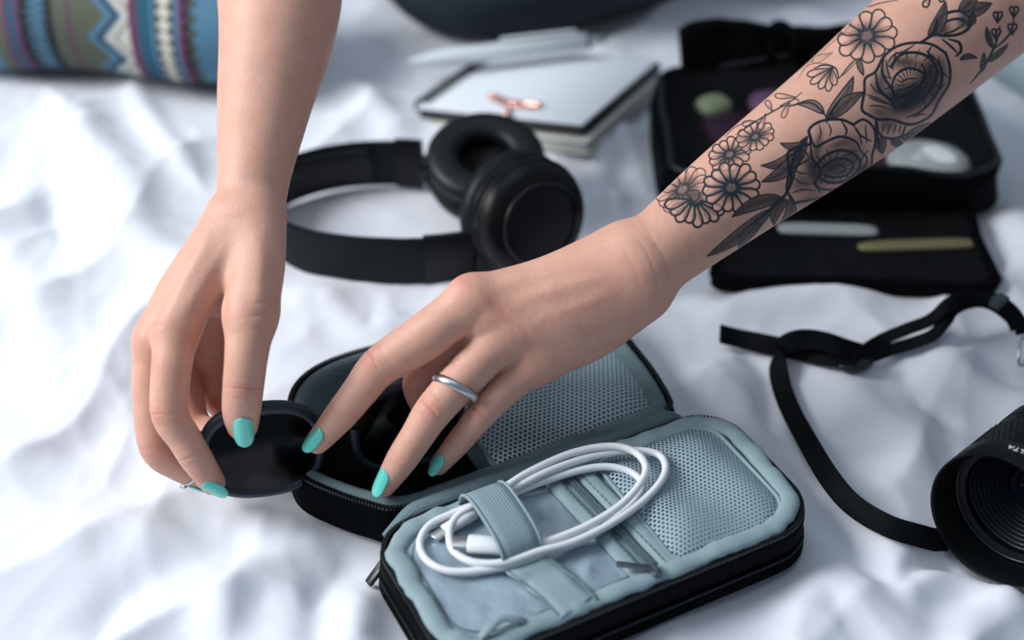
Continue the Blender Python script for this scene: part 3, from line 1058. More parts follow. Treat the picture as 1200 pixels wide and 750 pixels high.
def build_right_arm():
    """the arm on the left of the picture, holding the sunglasses"""
    W1 = jt(313, 250, .655, 27); W2 = jt(276, 248, .665, 26); WA = jt(295, 236, .662, 40)
    E1 = jt(326, 120, .690, 52); E2 = jt(322, 0, .715, 68); E3 = jt(320, -150, .75, 84); E4 = jt(318, -300, .80, 88)
    E1b = jt(302, 120, .690, 46); E2b = jt(330, 0, .715, 64)
    palm = [[WA, jt(298, 200, .668, 42.5), jt(310, 120, .69, 54), jt(328, 0, .715, 71), E3, E4]]
    mi = jt(207, 386, .640, 25); mm = jt(183, 398, .652, 25); mr = jt(186, 396, .678, 23); mp = jt(215, 392, .697, 22)
    palm += [[jt(272, 262, .652, 28), jt(235, 330, .642, 28), mi]]
    palm += [[jt(268, 264, .660, 28), jt(212, 340, .654, 26), mm]]
    palm += [[jt(275, 268, .672, 28), jt(228, 345, .676, 25), mr]]
    palm += [[jt(290, 270, .680, 28), jt(245, 345, .695, 25), mp]]
    palm += [[jt(303, 262, .652, 32), jt(302, 315, .640, 31), jt(294, 368, .632, 30)]]   # thumb mound
    palm += [[jt(288, 300, .655, 34), jt(262, 345, .660, 28)]]
    palm += [[jt(280, 310, .678, 30), jt(258, 365, .688, 27), jt(246, 408, .694, 24)]]
    idx = [mi, jt(201, 430, .634, 23), jt(199, 484, .634, 21.5), jt(215, 512, .637, 19.5), jt(230, 537, .640, 18.5), jt(249, 565, .646, 15.0)]
    mid = [mm, jt(177, 450, .652, 22), jt(184, 522, .656, 20.5), jt(208, 545, .664, 17.5), jt(236, 560, .672, 14)]
    rng = [mr, jt(213, 450, .690, 22), jt(228, 498, .688, 19), jt(262, 508, .681, 18), jt(302, 494, .675, 14.5)]
    pky = [mp, jt(247, 428, .700, 23), jt(254, 462, .706, 20), jt(272, 485, .702, 17), jt(294, 500, .700, 14)]
    thb = [jt(294, 368, .632, 30), jt(289, 415, .628, 25), jt(285, 455, .631, 23.5), jt(283, 482, .637, 22), jt(284, 498, .641, 18.5)]
    fingers = [idx, mid, rng, pky, thb]
    sdf = ArmSDF(palm, 0.010, fingers, 0.006)
    allj = [WA, E1, E2, E3, E4] + idx + mid + rng + pky + thb + [jt(303, 262, .652, 34)]
    di = cdir(-.45, .05, .9); dm = cdir(-.8, -.1, .6); dt = cdir(.25, -.05, .95)
    ax = lambda js, a, b: nrm(js[b][0] - js[a][0])
    kn = [
        (jt(195, 486, .634, 0)[0] + di * .007, ax(idx, 1, 3), di, .0052, .0065, .0004, .55, 4),
        (jt(229, 536, .640, 0)[0] + di * .006, ax(idx, 3, 5), di, .0032, .0055, .0003, .2, 3, .0002),
        (jt(288, 458, .627, 0)[0] + dt * .008, ax(thb, 1, 3), dt, .0048, .0075, .0005, .6, 4, .0002),
        (jt(304, 372, .632, 0)[0] + dt * .010, ax(thb, 0, 2), dt, .0090, .0075, .0003, .28, 6, .0006),
        (mi[0] + di * .008, nrm(idx[1][0] - jt(235, 330, .642, 28)[0]), di, .0080, .0080, .0002, .3, 3, .0008),
        (mid[2][0] + dm * .006, ax(mid, 1, 3), dm, .005, .006, .0003, .4, 3),
    ]
    bl = [(idx[5][0], .009, .5), (idx[1][0], .014, .22), (mid[2][0], .012, .45), (thb[3][0], .009, .35), (rng[4][0], .012, .5),
          (rng[1][0], .03, .5), (pky[2][0], .02, .55), (jt(232, 395, .64, 0)[0], .010, .45), (mm[0], .014, .35)]
    RIDGES[len(kn)] = [
        (onskin(sdf, [(301, 262), (305, 300), (303, 340), (298, 372)]), .0034, .0006),
        (onskin(sdf, [(272, 270), (245, 320), (222, 358), (209, 382)]), .0032, .0006),
        (onskin(sdf, [(250, 275), (215, 330), (190, 380)]), .0030, .0004),
        (onskin(sdf, [(262, 335), (265, 360), (263, 392)]), .0020, -.0005),
        (onskin(sdf, [(252, 246), (285, 254), (325, 250)]), .0012, -.0002),
        (onskin(sdf, [(283, 352), (300, 356), (318, 350)]), .0009, -.0002),
        (onskin(sdf, [(282, 364), (300, 369), (318, 363)]), .0009, -.00025),
        (onskin(sdf, [(280, 378), (298, 384), (314, 378)]), .0009, -.0002)]
    arm_mesh(sdf, WA[0] - E3[0], allj, M_SKIN, person, 'arm', kn, bl)
    # nails
    def nl(c, d1, d2, dors, Lpx, Wpx, dep):
        c3 = J(c[0], c[1], dep); a = nrm(cdir(*d1)); L = Lpx * dep / FPX; W_ = Wpx * dep / FPX
        nail(person, sdf, c3 - a * L * .5, c3 + a * L * .5, dors, W_, 0, M_NAIL)
    nl((285.5, 507), (.02, -1, -.12), None, cdir(.12, .15, 1), 39, 23.5, .633)
    nl((252.5, 573.5), (.80, -.62, -.2), None, cdir(-.22, -.35, .9), 32, 17, .642)
    m_ = nrm(mid[4][0] - mid[3][0])
    c3 = mid[4][0] + cdir(-.6, -.6, .2) * .004
    nail(person, sdf, c3 - m_ * .006, c3 + m_ * .007, cdir(-.5, -.75, .0), .0085, 0, M_NAIL)
    m_ = nrm(rng[4][0] - rng[3][0])
    nail(person, sdf, rng[4][0] - m_ * .006, rng[4][0] + m_ * .007, cdir(.2, -.2, -.9), .0085, 0, M_NAIL)
    m_ = nrm(pky[4][0] - pky[3][0])
    nail(person, sdf, pky[4][0] - m_ * .005, pky[4][0] + m_ * .006, cdir(.2, -.3, -.9), .0075, 0, M_NAIL)
    # small stone-set ring on the middle finger, seen between the two fingers
    return sdf, dict(idx=idx, mid=mid, rng=rng, pky=pky, thb=thb)


def build_left_arm():
    """the tattooed arm on the right of the picture"""
    Wc = jt(771, 296, .655, 47)
    F1 = jt(861, 225, .672, 57.5); F2 = jt(988, 131, .695, 70); F3 = jt(1063, 69, .71, 76); F4 = jt(1150, -2, .73, 80)
    F5 = jt(1270, -95, .765, 84); F6 = jt(1400, -200, .80, 86)
    palm = [[jt(752, 309, .652, 47), Wc, F1, F2, F3, F4, F5, F6]]
    mi = jt(552, 350, .645, 25); mm = jt(566, 374, .648, 24); mr = jt(592, 396, .650, 25); mp = jt(627, 424, .656, 25)
    palm += [[jt(728, 293, .655, 31), jt(640, 327, .652, 26), mi]]
    palm += [[jt(735, 305, .650, 31), jt(650, 345, .646, 27), mm]]
    palm += [[jt(742, 325, .650, 34), jt(665, 372, .648, 29), mr]]
    palm += [[jt(752, 345, .655, 33), jt(690, 392, .657, 31), mp]]
    palm += [[jt(735, 330, .672, 30), jt(660, 385, .675, 26)]]
    idx = [mi, jt(505, 390, .644, 28), jt(447, 428, .645, 23.5), jt(422, 458, .648, 20.5), jt(399, 487, .649, 18.5), jt(372, 518, .651, 14.0)]
    mid = [mm, jt(530, 405, .662, 24), jt(492, 446, .668, 20), jt(500, 482, .674, 16.5), jt(487, 508, .672, 13)]
    rng = [mr, jt(553, 432, .644, 24), jt(510, 479, .640, 22), jt(490, 509, .642, 19.5), jt(471, 538, .645, 18), jt(451, 569, .650, 13.0)]
    pky = [mp, jt(598, 450, .652, 20), jt(566, 483, .646, 17.5), jt(550, 503, .648, 15.5), jt(535, 521, .651, 14.5), jt(514, 546, .655, 11.0)]
    thb = [jt(660, 340, .676, 28), jt(590, 375, .690, 25), jt(535, 408, .695, 22), jt(500, 428, .698, 19), jt(478, 445, .702, 14)]
    fingers = [idx, mid, rng, pky, thb]
    sdf = ArmSDF(palm, 0.010, fingers, 0.007)
    allj = [Wc, F1, F2, F3, F4, F5, F6] + idx + mid + rng + pky + thb
    di = cdir(-.40, .42, .80); dr = cdir(-.30, .22, .92); dp = cdir(-.25, .2, .94); dk = cdir(-.1, .5, .86)
    ax = lambda js, a, b: nrm(js[b][0] - js[a][0])
    kn = [
        (J(445, 427, .645) + di * .0085, ax(idx, 1, 3), di, .0055, .0068, .0005, .6, 4),
        (J(399, 486, .652) + di * .0065, ax(idx, 3, 5), di, .0030, .0055, .0003, .25, 3, .0001),
        (J(507, 479, .640) + dr * .008, ax(rng, 1, 3), dr, .0055, .0065, .0005, .6, 4),
        (J(469, 538, .645) + dr * .0065, ax(rng, 3, 5), dr, .0030, .0055, .0003, .2, 3, .0001),
        (J(563, 484, .646) + dp * .0065, ax(pky, 1, 3), dp, .0045, .0055, .0005, .7, 4),
        (J(534, 521, .651) + dp * .0055, ax(pky, 3, 5), dp, .0028, .005, .0003, .2, 3, .0001),
        (J(546, 342, .645) + dk * .008, nrm(idx[1][0] - mi[0]), dk, .0085, .0080, .00012, .40, 2, .0014),
        (J(574, 368, .648) + dk * .008, nrm(rng[1][0] - mr[0]), dk, .0075, .0070, .00012, .34, 2, .0012),
        (J(594, 388, .648) + dk * .008, nrm(rng[1][0] - mr[0]), dk, .0085, .0080, .00012, .36, 2, .0014),
        (J(622, 418, .655) + dk * .008, nrm(pky[1][0] - mp[0]), dk, .0075, .0070, .00012, .30, 2, .0010),
    ]
    bl = [(idx[5][0], .008, .35), (rng[5][0], .008, .4), (pky[5][0], .008, .35), (mid[2][0], .02, .5), (J(500, 420, .63), .012, .15),
          (J(720, 350, .64), .03, .18), (J(640, 440, .65), .018, .22)]
    RIDGES[len(kn)] = [
        (onskin(sdf, [(562, 344), (610, 327), (660, 315), (715, 303)]), .0034, .0005),
        (onskin(sdf, [(585, 366), (630, 345), (680, 330), (725, 318)]), .0034, .00055),
        (onskin(sdf, [(604, 386), (650, 368), (695, 352), (735, 336)]), .0032, .0004),
        (onskin(sdf, [(640, 352), (660, 372), (690, 380), (730, 372)]), .0018, .00022),
        (onskin(sdf, [(752, 262), (768, 285), (784, 318), (782, 340)]), .0012, -.00022),
        (onskin(sdf, [(737, 268), (758, 296), (770, 330), (768, 352)]), .0010, -.00018),
        (onskin(sdf, [(722, 280), (742, 310), (752, 345)]), .0012, -.00014),
        (onskin(sdf, [(521, 431), (528, 424), (536, 424)]), .0020, -.0005)]
    arm_mesh(sdf, Wc[0] - F4[0], allj, M_SKIN, person, 'arm', kn, bl, ink=TATTOO)
    def nl(c, d1, dors, Lpx, Wpx, dep):
        c3 = J(c[0], c[1], dep); a = nrm(cdir(*d1)); L = Lpx * dep / FPX; W_ = Wpx * dep / FPX
        nail(person, sdf, c3 - a * L * .5, c3 + a * L * .5, dors, W_, 0, M_NAIL)
    nl((367.5, 516), (-.70, -.70, -.12), cdir(-.50, .32, .80), 35, 20, .647)
    nl((445.5, 566), (-.55, -.83, -.12), cdir(-.55, .25, .80), 36, 19.5, .645)
    nl((511.5, 545), (-.62, -.78, -.12), cdir(-.50, .25, .82), 30, 15.5, .651)
    m_ = nrm(mid[4][0] - mid[3][0])
    nail(person, sdf, mid[4][0] - m_ * .006, mid[4][0] + m_ * .006, cdir(0, -.5, -.8), .0085, 0, M_NAIL)
    m_ = nrm(thb[4][0] - thb[3][0])
    nail(person, sdf, thb[4][0] - m_ * .006, thb[4][0] + m_ * .006, cdir(0, -.3, -.9), .0095, 0, M_NAIL)
    # plain silver band on the ring finger
    c = J(533.5, 456.5, .6425); a = nrm(rng[2][0] - rng[1][0])
    a = nrm(a + cdir(.30, .10, 0) * .35)
    mb = MB()
    R = .01025
    mb.lathe([(R, -.0021), (R + .0011, -.0019), (R + .0016, 0), (R + .0011, .0019), (R, .0021), (R - .0003, 0)], c, a, 64, closed=True)
    r_ = mb.build('finger_ring', M_SILVER, person, True); r_['label'] = 'plain silver band worn on the tattooed hand'
    return sdf, dict(idx=idx, mid=mid, rng=rng, pky=pky, thb=thb)
SDF_R, FR = build_right_arm()
SDF_L, FL = build_left_arm()
# ------------------------------------------------------------------ the open organizer case
CO = np.array([0.014, -0.1515]); CA_ = math.radians(27.5)
CU = np.array([math.cos(CA_), math.sin(CA_)]); CV = np.array([math.sin(CA_), -math.cos(CA_)])


def C(u, v, z):
    q = CO + CU * u + CV * v
    return np.array([q[0], q[1], z])


CU3, CV3, CZ3 = np.append(CU, 0), np.append(CV, 0), np.array([0, 0, 1.0])


def rrect(u0, u1, v0, v1, r, n=120):
    pts = []
    r4 = r if isinstance(r, (tuple, list)) else (r,) * 4
    for (cx, cy, a0), rr in zip(((u1, v1, 0), (u0, v1, 90), (u0, v0, 180), (u1, v0, 270)), r4):
        sx = 1 if cx == u1 else -1; sy = 1 if cy == v1 else -1
        for t in range(0, 91, 9):
            a = math.radians(a0 + t)
            pts.append((cx - sx * rr + math.cos(a) * rr, cy - sy * rr + math.sin(a) * rr))
    return resample(np.array(pts), n, True)


def inset(loop, d):
    c = (loop.max(0) + loop.min(0)) / 2; hs = (loop.max(0) - loop.min(0)) / 2
    return c + (loop - c) * (hs - d) / hs


def loft(rings, cap0=False, cap1=False):
    """rings: list of (n,3) world loops"""
    n = len(rings[0]); v = np.vstack(rings); f = []
    for k in range(len(rings) - 1):
        for i in range(n):
            j = (i + 1) % n
            f.append((k * n + i, k * n + j, (k + 1) * n + j, (k + 1) * n + i))
    if cap0: f.append(tuple(reversed(range(n))))
    if cap1: f.append(tuple(range((len(rings) - 1) * n, len(rings) * n)))
    return v, f


def loopw(loop, z):
    return np.array([C(u, v, z) for u, v in loop])


def patch(loop, zf, rings=34):
    """surface filling a loop, heights from zf(u, v, k) with k 0 at the centre and 1 at the rim"""
    c = (loop.max(0) + loop.min(0)) / 2
    out = []
    for i in range(rings + 1):
        k = max(i / rings, 0.004)
        q = c + (loop - c) * k
        out.append(np.array([C(u, v, zf(u, v, k)) for u, v in q]))
    return loft(out[::-1], False, True)


def sn(x, y, s=0): return float(vnoise(np.array([x]), np.array([y]), s)[0]) - .5


def fabric(name, rgb, rough=.8, weave=2600., wb=.25, spec=.3, wr=0.0, wrs=60., sheen=0.0):
    t = NT(name)
    tc = t.node('ShaderNodeTexCoord')
    mp = t.node('ShaderNodeMapping'); mp.inputs['Rotation'].default_value = (0, 0, -CA_)
    t.link(tc.outputs['Object'], mp.inputs['Vector'])
    t.set(Roughness=rough); t.bsdf.inputs['Specular IOR Level'].default_value = spec
    t.bsdf.inputs['Sheen Weight'].default_value = sheen
    w1 = t.node('ShaderNodeTexWave', i_Scale=weave / 12, bands_direction='X'); w2 = t.node('ShaderNodeTexWave', i_Scale=weave / 12, bands_direction='Y')
    for q in (w1, w2): t.link(mp.outputs[0], q.inputs['Vector'])
    h = t.math('ADD', w1.outputs['Fac'], w2.outputs['Fac'])
    nz = t.node('ShaderNodeTexNoise', i_Scale=wrs, i_Detail=3.0); t.link(tc.outputs['Object'], nz.inputs['Vector'])
    col_ = t.mix(nz.outputs[0], tuple(c * .86 for c in rgb[:3]) + (1,), rgb)
    col_ = t.mix(t.math('MULTIPLY', h, .10), col_, tuple(c * .6 for c in rgb[:3]) + (1,))
    t.link(col_, t.bsdf.inputs['Base Color'])
    b = t.bump(h, wb, 0.0002)
    if wr: t.bump(nz.outputs[0], wr, 0.004, b)
    return t.m


def net(name, rgb, pitch=.0024, hole=.36, angle=0.0):
    """knitted mesh: hexagonal holes you can see through"""
    t = NT(name)
    tc = t.node('ShaderNodeTexCoord')
    mp = t.node('ShaderNodeMapping'); mp.inputs['Rotation'].default_value = (0, 0, angle); mp.inputs['Scale'].default_value = (1 / pitch,) * 3
    t.link(tc.outputs['Object'], mp.inputs['Vector'])
    sp = t.node('ShaderNodeSeparateXYZ'); t.link(mp.outputs[0], sp.inputs[0])
    def cell(ox, oy):
        x = t.math('SUBTRACT', t.math('FRACT', t.math('ADD', sp.outputs[0], ox + 500)), .5)
        y = t.math('MULTIPLY', t.math('SUBTRACT', t.math('FRACT', t.math('ADD', t.math('DIVIDE', sp.outputs[1], 1.732), oy + 500)), .5), 1.732)
        return t.math('SQRT', t.math('ADD', t.math('MULTIPLY', x, x), t.math('MULTIPLY', y, y)))
    d = t.math('MINIMUM', cell(0, 0), cell(.5, .5))
    q = t.node('ShaderNodeMapRange'); q.inputs['From Min'].default_value = hole - .05; q.inputs['From Max'].default_value = hole + .05
    t.link(d, q.inputs['Value'])
    t.set(Base_Color=rgb, Roughness=.6)
    t.link(q.outputs[0], t.bsdf.inputs['Alpha'])
    t.bump(d, .5, 0.0006)
    return t.m


M_BLACKF = fabric('black_nylon', srgb(4, 7, 9), .75, 3200, .1, .05)
M_BLACKF2 = fabric('black_coated_fabric', srgb(3, 5, 7), .7, 3200, .05, .06)
M_BIND = fabric('pale_teal_binding', srgb(146, 168, 172), .72, 3000, .3, .3)
M_SPINE = fabric('grey_teal_lining', srgb(112, 133, 138), .75, 3000, .45, .3)
M_NYLON = fabric('grey_blue_nylon', srgb(152, 171, 184), .28, 4200, .04, .8, .7, 48.)
M_ELAST = None
M_ZIP = plain('zipper_black', srgb(10, 15, 18), .35, 0.1)
M_NET = net('grey_blue_mesh', srgb(168, 190, 198), .0026, .34, -CA_)
M_NET2 = net('fine_grey_blue_mesh', srgb(150, 172, 180), .0021, .33, -CA_)


def elastic_mat():
    t = NT('ribbed_elastic')
    tc = t.node('ShaderNodeTexCoord')
    mp = t.node('ShaderNodeMapping'); mp.inputs['Rotation'].default_value = (0, 0, -CA_)
    t.link(tc.outputs['Object'], mp.inputs['Vector'])
    w1 = t.node('ShaderNodeTexWave', i_Scale=230.0, bands_direction='X'); t.link(mp.outputs[0], w1.inputs['Vector'])
    t.link(t.mix(w1.outputs['Fac'], srgb(106, 126, 134), srgb(146, 166, 174)), t.bsdf.inputs['Base Color'])
    t.set(Roughness=.8)
    t.bump(w1.outputs['Fac'], .5, .0003)
    return t.m


def zip_teeth(mb, loop3, pitch=.0017, size=(.0006, .0011, .0008)):
    s = np.linalg.norm(np.diff(np.vstack([loop3, loop3[:1]]), axis=0), axis=1).sum()
    p = resample(loop3, int(s / pitch), True)
    t, n, b = frames(p, True, (0, 0, 1))
    for i in range(len(p)):
        mb.box(p[i], t[i] * size[0], n[i] * size[1], np.array([0, 0, size[2]]))


def make_case():
    root = thing('organizer_case', C(0, 0, 0), 'open zipped organizer case with grey-blue lining and mesh pockets under the two hands', 'case')
    N = 150
    # ---- rear half: a tray
    # the soft tray bulges at its far end: outline read at rim height
    pix = [(470, 599), (560, 571), (640, 543), (720, 512), (786, 482), (789, 470), (770, 437), (745, 405), (715, 366), (695, 352), (650, 353), (560, 377), (470, 398), (410, 413), (368, 430), (343, 452), (334, 480), (333, 515), (338, 543), (352, 562), (385, 578), (425, 592)]
    q = np.array([P(x, y, .025)[:2] for x, y in pix]) - CO
    RL = resample(smooth_path(np.column_stack([q @ CU, q @ CV]), 400, True), N, True)
    wob = lambda L, a, s: np.array([[u + a * sn(i * .12, s, 5), v + a * sn(i * .12 + 9, s, 6)] for i, (u, v) in enumerate(L)])
    rings = [(-.004, .0015), (0, .004), (.0005, .012), (0, .022), (.0008, .0245), (.003, .0245), (.0035, .021)]
    v, f = loft([loopw(inset(RL, max(a, -.0) if a > 0 else (.006 if z < .003 else 0)), z) for a, z in rings], True)
    mesh_obj('rear_shell', v, f, M_BLACKF, root)
    mb = MB(); zip_teeth(mb, loopw(inset(RL, .0016), .0256)); tag(mb.build('zipper_teeth', M_ZIP, root, False), kind='stuff')
    v, f = loft([loopw(inset(RL, a), z) for a, z in ((.0030, .0242), (.0042, .0262), (.0065, .0268), (.0085, .0255), (.010, .021), (.0125, .010), (.017, .0045))], False, True)
    mesh_obj('lining', v, f, M_SPINE, root)
    # mesh pocket on the rear half
    ML = rrect(-.014, .0815, -.108, -.017, (.01, .006, .006, .014), 140)
    def zn(u, v, k):
        e = max(0, 1 - k ** 3)
        return .0195 + .0060 * e + .0022 * e * math.sin((u * .8 + v) * 95) + .002 * e * sn(u * 60, v * 60, 3)
    v, f = patch(ML, zn); mesh_obj('mesh_pocket', v, f, M_NET, root)
    v, f = tube(loopw(ML, .0198), .0012, 8, True); mesh_obj('pocket_edging', v, f, M_SPINE, root)
    # black inner pocket that the sunglasses slide into
    g = []
    for i in range(17):
        row = []
        for k in range(25):
            s, t = i / 16, k / 24
            u = -.090 + .074 * t; vv = -.090 + s * (.076 - max(0, .45 - t) * .075)
            z = .006 + .0135 * math.sin(math.pi * min(1, t * 1.1 + .08)) ** .6 * (.55 + .45 * s) + .001 * sn(u * 80, vv * 80, 8)
            row.append(C(u, vv, z))
        g.append(row)
    vv_ = [p for r_ in g for p in r_] + [p - np.array([0, 0, .0012]) for r_ in g for p in r_]
    n = 17 * 25; ff = []
    for i in range(16):
        for k in range(24):
            a = i * 25 + k; q = (a, a + 1, a + 26, a + 25); ff += [q, tuple(x + n for x in reversed(q))]
    mesh_obj('inner_pocket', vv_, ff, M_BLACKF2, root)
    m = MB(); m.tube(smooth_path([C(-.089, -.089, .010), C(-.070, -.0905, .0165), C(-.045, -.0905, .0175), (C(-.018, -.090, .015))], 20), .0011, 8)
    m.build('pocket_piping', M_BLACKF2, root)
    # ---- the folded spine between the halves
    for v0, z0, r0, mt, us in ((-.0135, .0235, .0052, M_SPINE, -.066), (-.0060, .0275, .0046, M_SPINE, -.078)):
        pts = [C(u, v0 + .0015 * sn(u * 40, v0 * 50, 2), z0 + .0012 * sn(u * 55, 3, 4) - .009 * max(0, u - .074, us + .012 - u) / .012) for u in np.linspace(us, .086, 50)]
        m = MB(); m.tube(pts, [r0 * (1 + .18 * sn(i * .35, v0 * 99, 7)) * min(1, .35 + .13 * min(i, 49 - i)) for i in range(50)], 14, flat=.8, up=(0, 0, 1)); m.build('spine_fold', mt, root, True)
    # ---- front half
    FL_ = rrect(-.0885, .0985, -.001, .0865, (.024, .021, .020, .022), N)
    # lower layer peeps out under the upper one
    v, f = loft([loopw(inset(FL_, a), z) for a, z in ((.007, .0005), (.001, .004), (-.0015, .008), (-.001, .012), (.0012, .0148), (.004, .0150))], True)
    mesh_obj('lower_shell', v, f, M_BLACKF, root)
    v, f = loft([loopw(inset(FL_, a), z) for a, z in ((.004, .0150), (.0012, .0156), (-.0002, .018), (-.0002, .0262), (.0012, .0290), (.004, .0295), (.006, .0275))])
    mesh_obj('upper_shell', v, f, M_BLACKF2, root)
    for zt, ins in ((.0150, -.0001), (.0292, .0012)):
        mb = MB(); zip_teeth(mb, loopw(inset(FL_, ins), zt)); tag(mb.build('zipper_teeth', M_ZIP, root, False), kind='stuff')
        mb = MB(); mb.tube(loopw(inset(FL_, ins - .0005), zt - .002), .0009, 6, True); mb.build('zipper_tape', M_BLACKF, root, True)
    # rolled binding round the panel
    BL = inset(FL_, .0062)
    pts = loopw(BL, .0305)
    for i in range(len(pts)):
        pts[i] += np.array([sn(i * .31, 1, 3) * .0012, sn(i * .31, 5, 3) * .0012, sn(i * .5, 9, 3) * .0016])
    m = MB(); m.tube(pts, [.0044 * (1 + .26 * sn(i * .9, 2, 9)) for i in range(len(pts))], 14, True, .55, (0, 0, 1)); m.build('binding', M_BIND, root, True)
    # nylon panel with soft creases
    PL = inset(FL_, .0085)
    def zp(u, v, k):
        z = .0290
        z += .0006 * sn(u * 120, v * 120, 31)
        if u < .002:
            z += min(1, max(0, (-.001 - u) / .012)) * ( .0032 * (1 - k ** 2) * sn(u * 55 + v * 40, v * 30 - u * 20, 14) + .0034 * (1 - k ** 4) * (1 - abs(2 * float(vnoise(np.array([u * 70 + v * 55]), np.array([v * 25 - u * 30]), 17)[0]) - 1)))
        return z
    v, f = patch(PL, zp, 44); mesh_obj('nylon_panel', v, f, M_NYLON, root)
    m = MB(); m.tube(loopw(inset(FL_, .0118), .0298), .00035, 6, True); m.build('seam', M_SPINE, root, True)
    # zipped pocket
    S = lambda u, v: u + .09 * (v - .012)
    def strip(u0, u1, v0, v1, z, h, name, mat, wav=0.0):
        rows = []
        for i in range(25):
            v = v0 + (v1 - v0) * i / 24
            for k in range(7):
                t = k / 6
                rows.append(C(S(u0 + (u1 - u0) * t, v), v, z + h * math.sin(math.pi * min(1, max(0, t))) ** .4 + wav * sn(v * 90, t * 3, 4)))
        n = len(rows); rows2 = rows + [r_ - np.array([0, 0, .0011]) for r_ in rows]; ff = []
        for i in range(24):
            for k in range(6):
                a = i * 7 + k; q = (a, a + 1, a + 8, a + 7); ff += [q, tuple(x + n for x in reversed(q))]
        for i in range(24):
            a = i * 7; ff += [(a, a + 7, a + 7 + n, a + n), (a + 6 + n, a + 13 + n, a + 13, a + 6)]
        return mesh_obj(name, rows2, ff, mat, root)
    strip(-.0035, .0040, .006, .083, .0305, .0012, 'zipper_tape', M_BIND, .0006)
    strip(.0040, .0112, .007, .083, .0300, .0004, 'zipper_tape', M_SPINE, .0004)
    strip(.0112, .0200, .006, .084, .0308, .0013, 'zipper_tape', M_BIND, .0006)
    mb = MB()
    for vv in np.arange(.008, .082, .0012):
        for du in (.0068, .0084):
            p = C(S(du, vv), vv, .0313); mb.box(p, CU3 * .0007, CV3 * .00035, CZ3 * .0005)
    tag(mb.build('zipper_teeth', M_SPINE, root, False), kind='stuff')
    mb = MB()
    for k, vv in enumerate(np.arange(.008, .082, .0030)):
        mb.box(C(S(.0132, vv), vv, .0323), CU3 * .0002, CV3 * .0010, CZ3 * .0002)
        mb.box(C(S(.0020, vv), vv, .0319), CU3 * .0002, CV3 * .0010, CZ3 * .0002)
    tag(mb.build('stitching', M_SPINE, root, False), kind='stuff')
    t = plain('gunmetal', srgb(88, 100, 106), .4, .7)
    sl = P(767, 668, .034)
    mb = MB(); mb.box(sl, CU3 * .0022, CV3 * .0036, CZ3 * .0011, .0012); mb.box(sl + CZ3 * .0018, CU3 * .0007, CV3 * .0026, CZ3 * .0007, .0004)
    s_ = mb.build('zipper_slider', t, root)
    e = P(722, 663, .0345)
    d = nrm(e - sl); mb = MB(); sd = nrm(np.cross(CZ3, d))
    mb.box((sl + e) / 2 + CZ3 * .0012, d * (np.linalg.norm(e - sl) * .5), sd * .0016, CZ3 * .0005, .0012); mb.build('zipper_pull', t, root)
    # mesh pocket on the front half
    ML = rrect(.0235, .0862, .0085, .0790, (.016, .006, .006, .014), 140)
    def zq(u, v, k):
        e = max(0, 1 - k ** 3.2)
        return .0305 + .0056 * e + .0020 * e * math.sin((u - v * .35) * 130) + .0022 * e * sn(u * 45, v * 45, 23)
    v, f = patch(ML, zq); mesh_obj('mesh_pocket', v, f, M_NET2, root)
    v, f = tube(loopw(ML, .0308), .0011, 8, True); mesh_obj('pocket_edging', v, f, M_BIND, root)
    # elastic strap: a raised loop over the cable, then stitched flat
    el = elastic_mat()
    pth = smooth_path([C(-.0355, .0040, .0305), C(-.0355, .0075, .040), C(-.0356, .016, .0450), C(-.0357, .028, .0455), C(-.0358, .0405, .0440), C(-.0358, .0475, .0400), C(-.0358, .0495, .0325)], 44)
    v, f = ribbon(pth, .0192, .0012, CU3)
    st = mesh_obj('elastic_strap', v, f, el, root)
    for s_ in (-1, 1):
        mb = MB(); mb.tube(pth + CU3 * s_ * .0093 + CZ3 * .0003, .0008, 8); mb.build('strap_edge', M_BIND, st, True)
    pth = smooth_path([C(-.0358, .0485, .0330), C(-.0345, .054, .0338), C(-.0320, .060, .0328), C(-.0295, .070, .0334), C(-.0272, .0815, .0322)], 40)
    wd = [.0192 + .0014 * math.sin(i * .35) for i in range(40)]
    v, f = ribbon(pth, wd, .0011, CU3); mesh_obj('strap_tail', v, f, M_BIND, root)
    for s_ in (-1, 1):
        mb = MB(); mb.tube(pth + CU3 * s_ * .0092 + CZ3 * .0002, .0006, 8); mb.build('strap_edge', M_SPINE, root, True)
    # little cloth tab at the near edge
    c = P(588, 737, .033)
    mb = MB(); mb.tube(smooth_path([c - CU3 * .010, c - CU3 * .006 + CZ3 * .003, c + CU3 * .001 + CZ3 * .0035 - CV3 * .002, c + CU3 * .007 + CZ3 * .002, c + CU3 * .010], 24), .0019, 10, flat=.6, up=(0, 0, 1)); mb.build('cloth_tab', M_BIND, root, True)
    # outer zipper pull at the left
    a = P(455, 652, .016); b = P(434, 681, .006)
    mb = MB(); d = nrm(b - a); s_ = nrm(np.cross((0, 0, 1), d))
    mb.tube([a, a + (b - a) * .35], .0010, 8); mb.box(a + (b - a) * .65, d * .0068, s_ * .0024, np.cross(d, s_) * .0011, .0014); mb.build('zipper_pull', M_ZIP, root)
    return root


make_case()


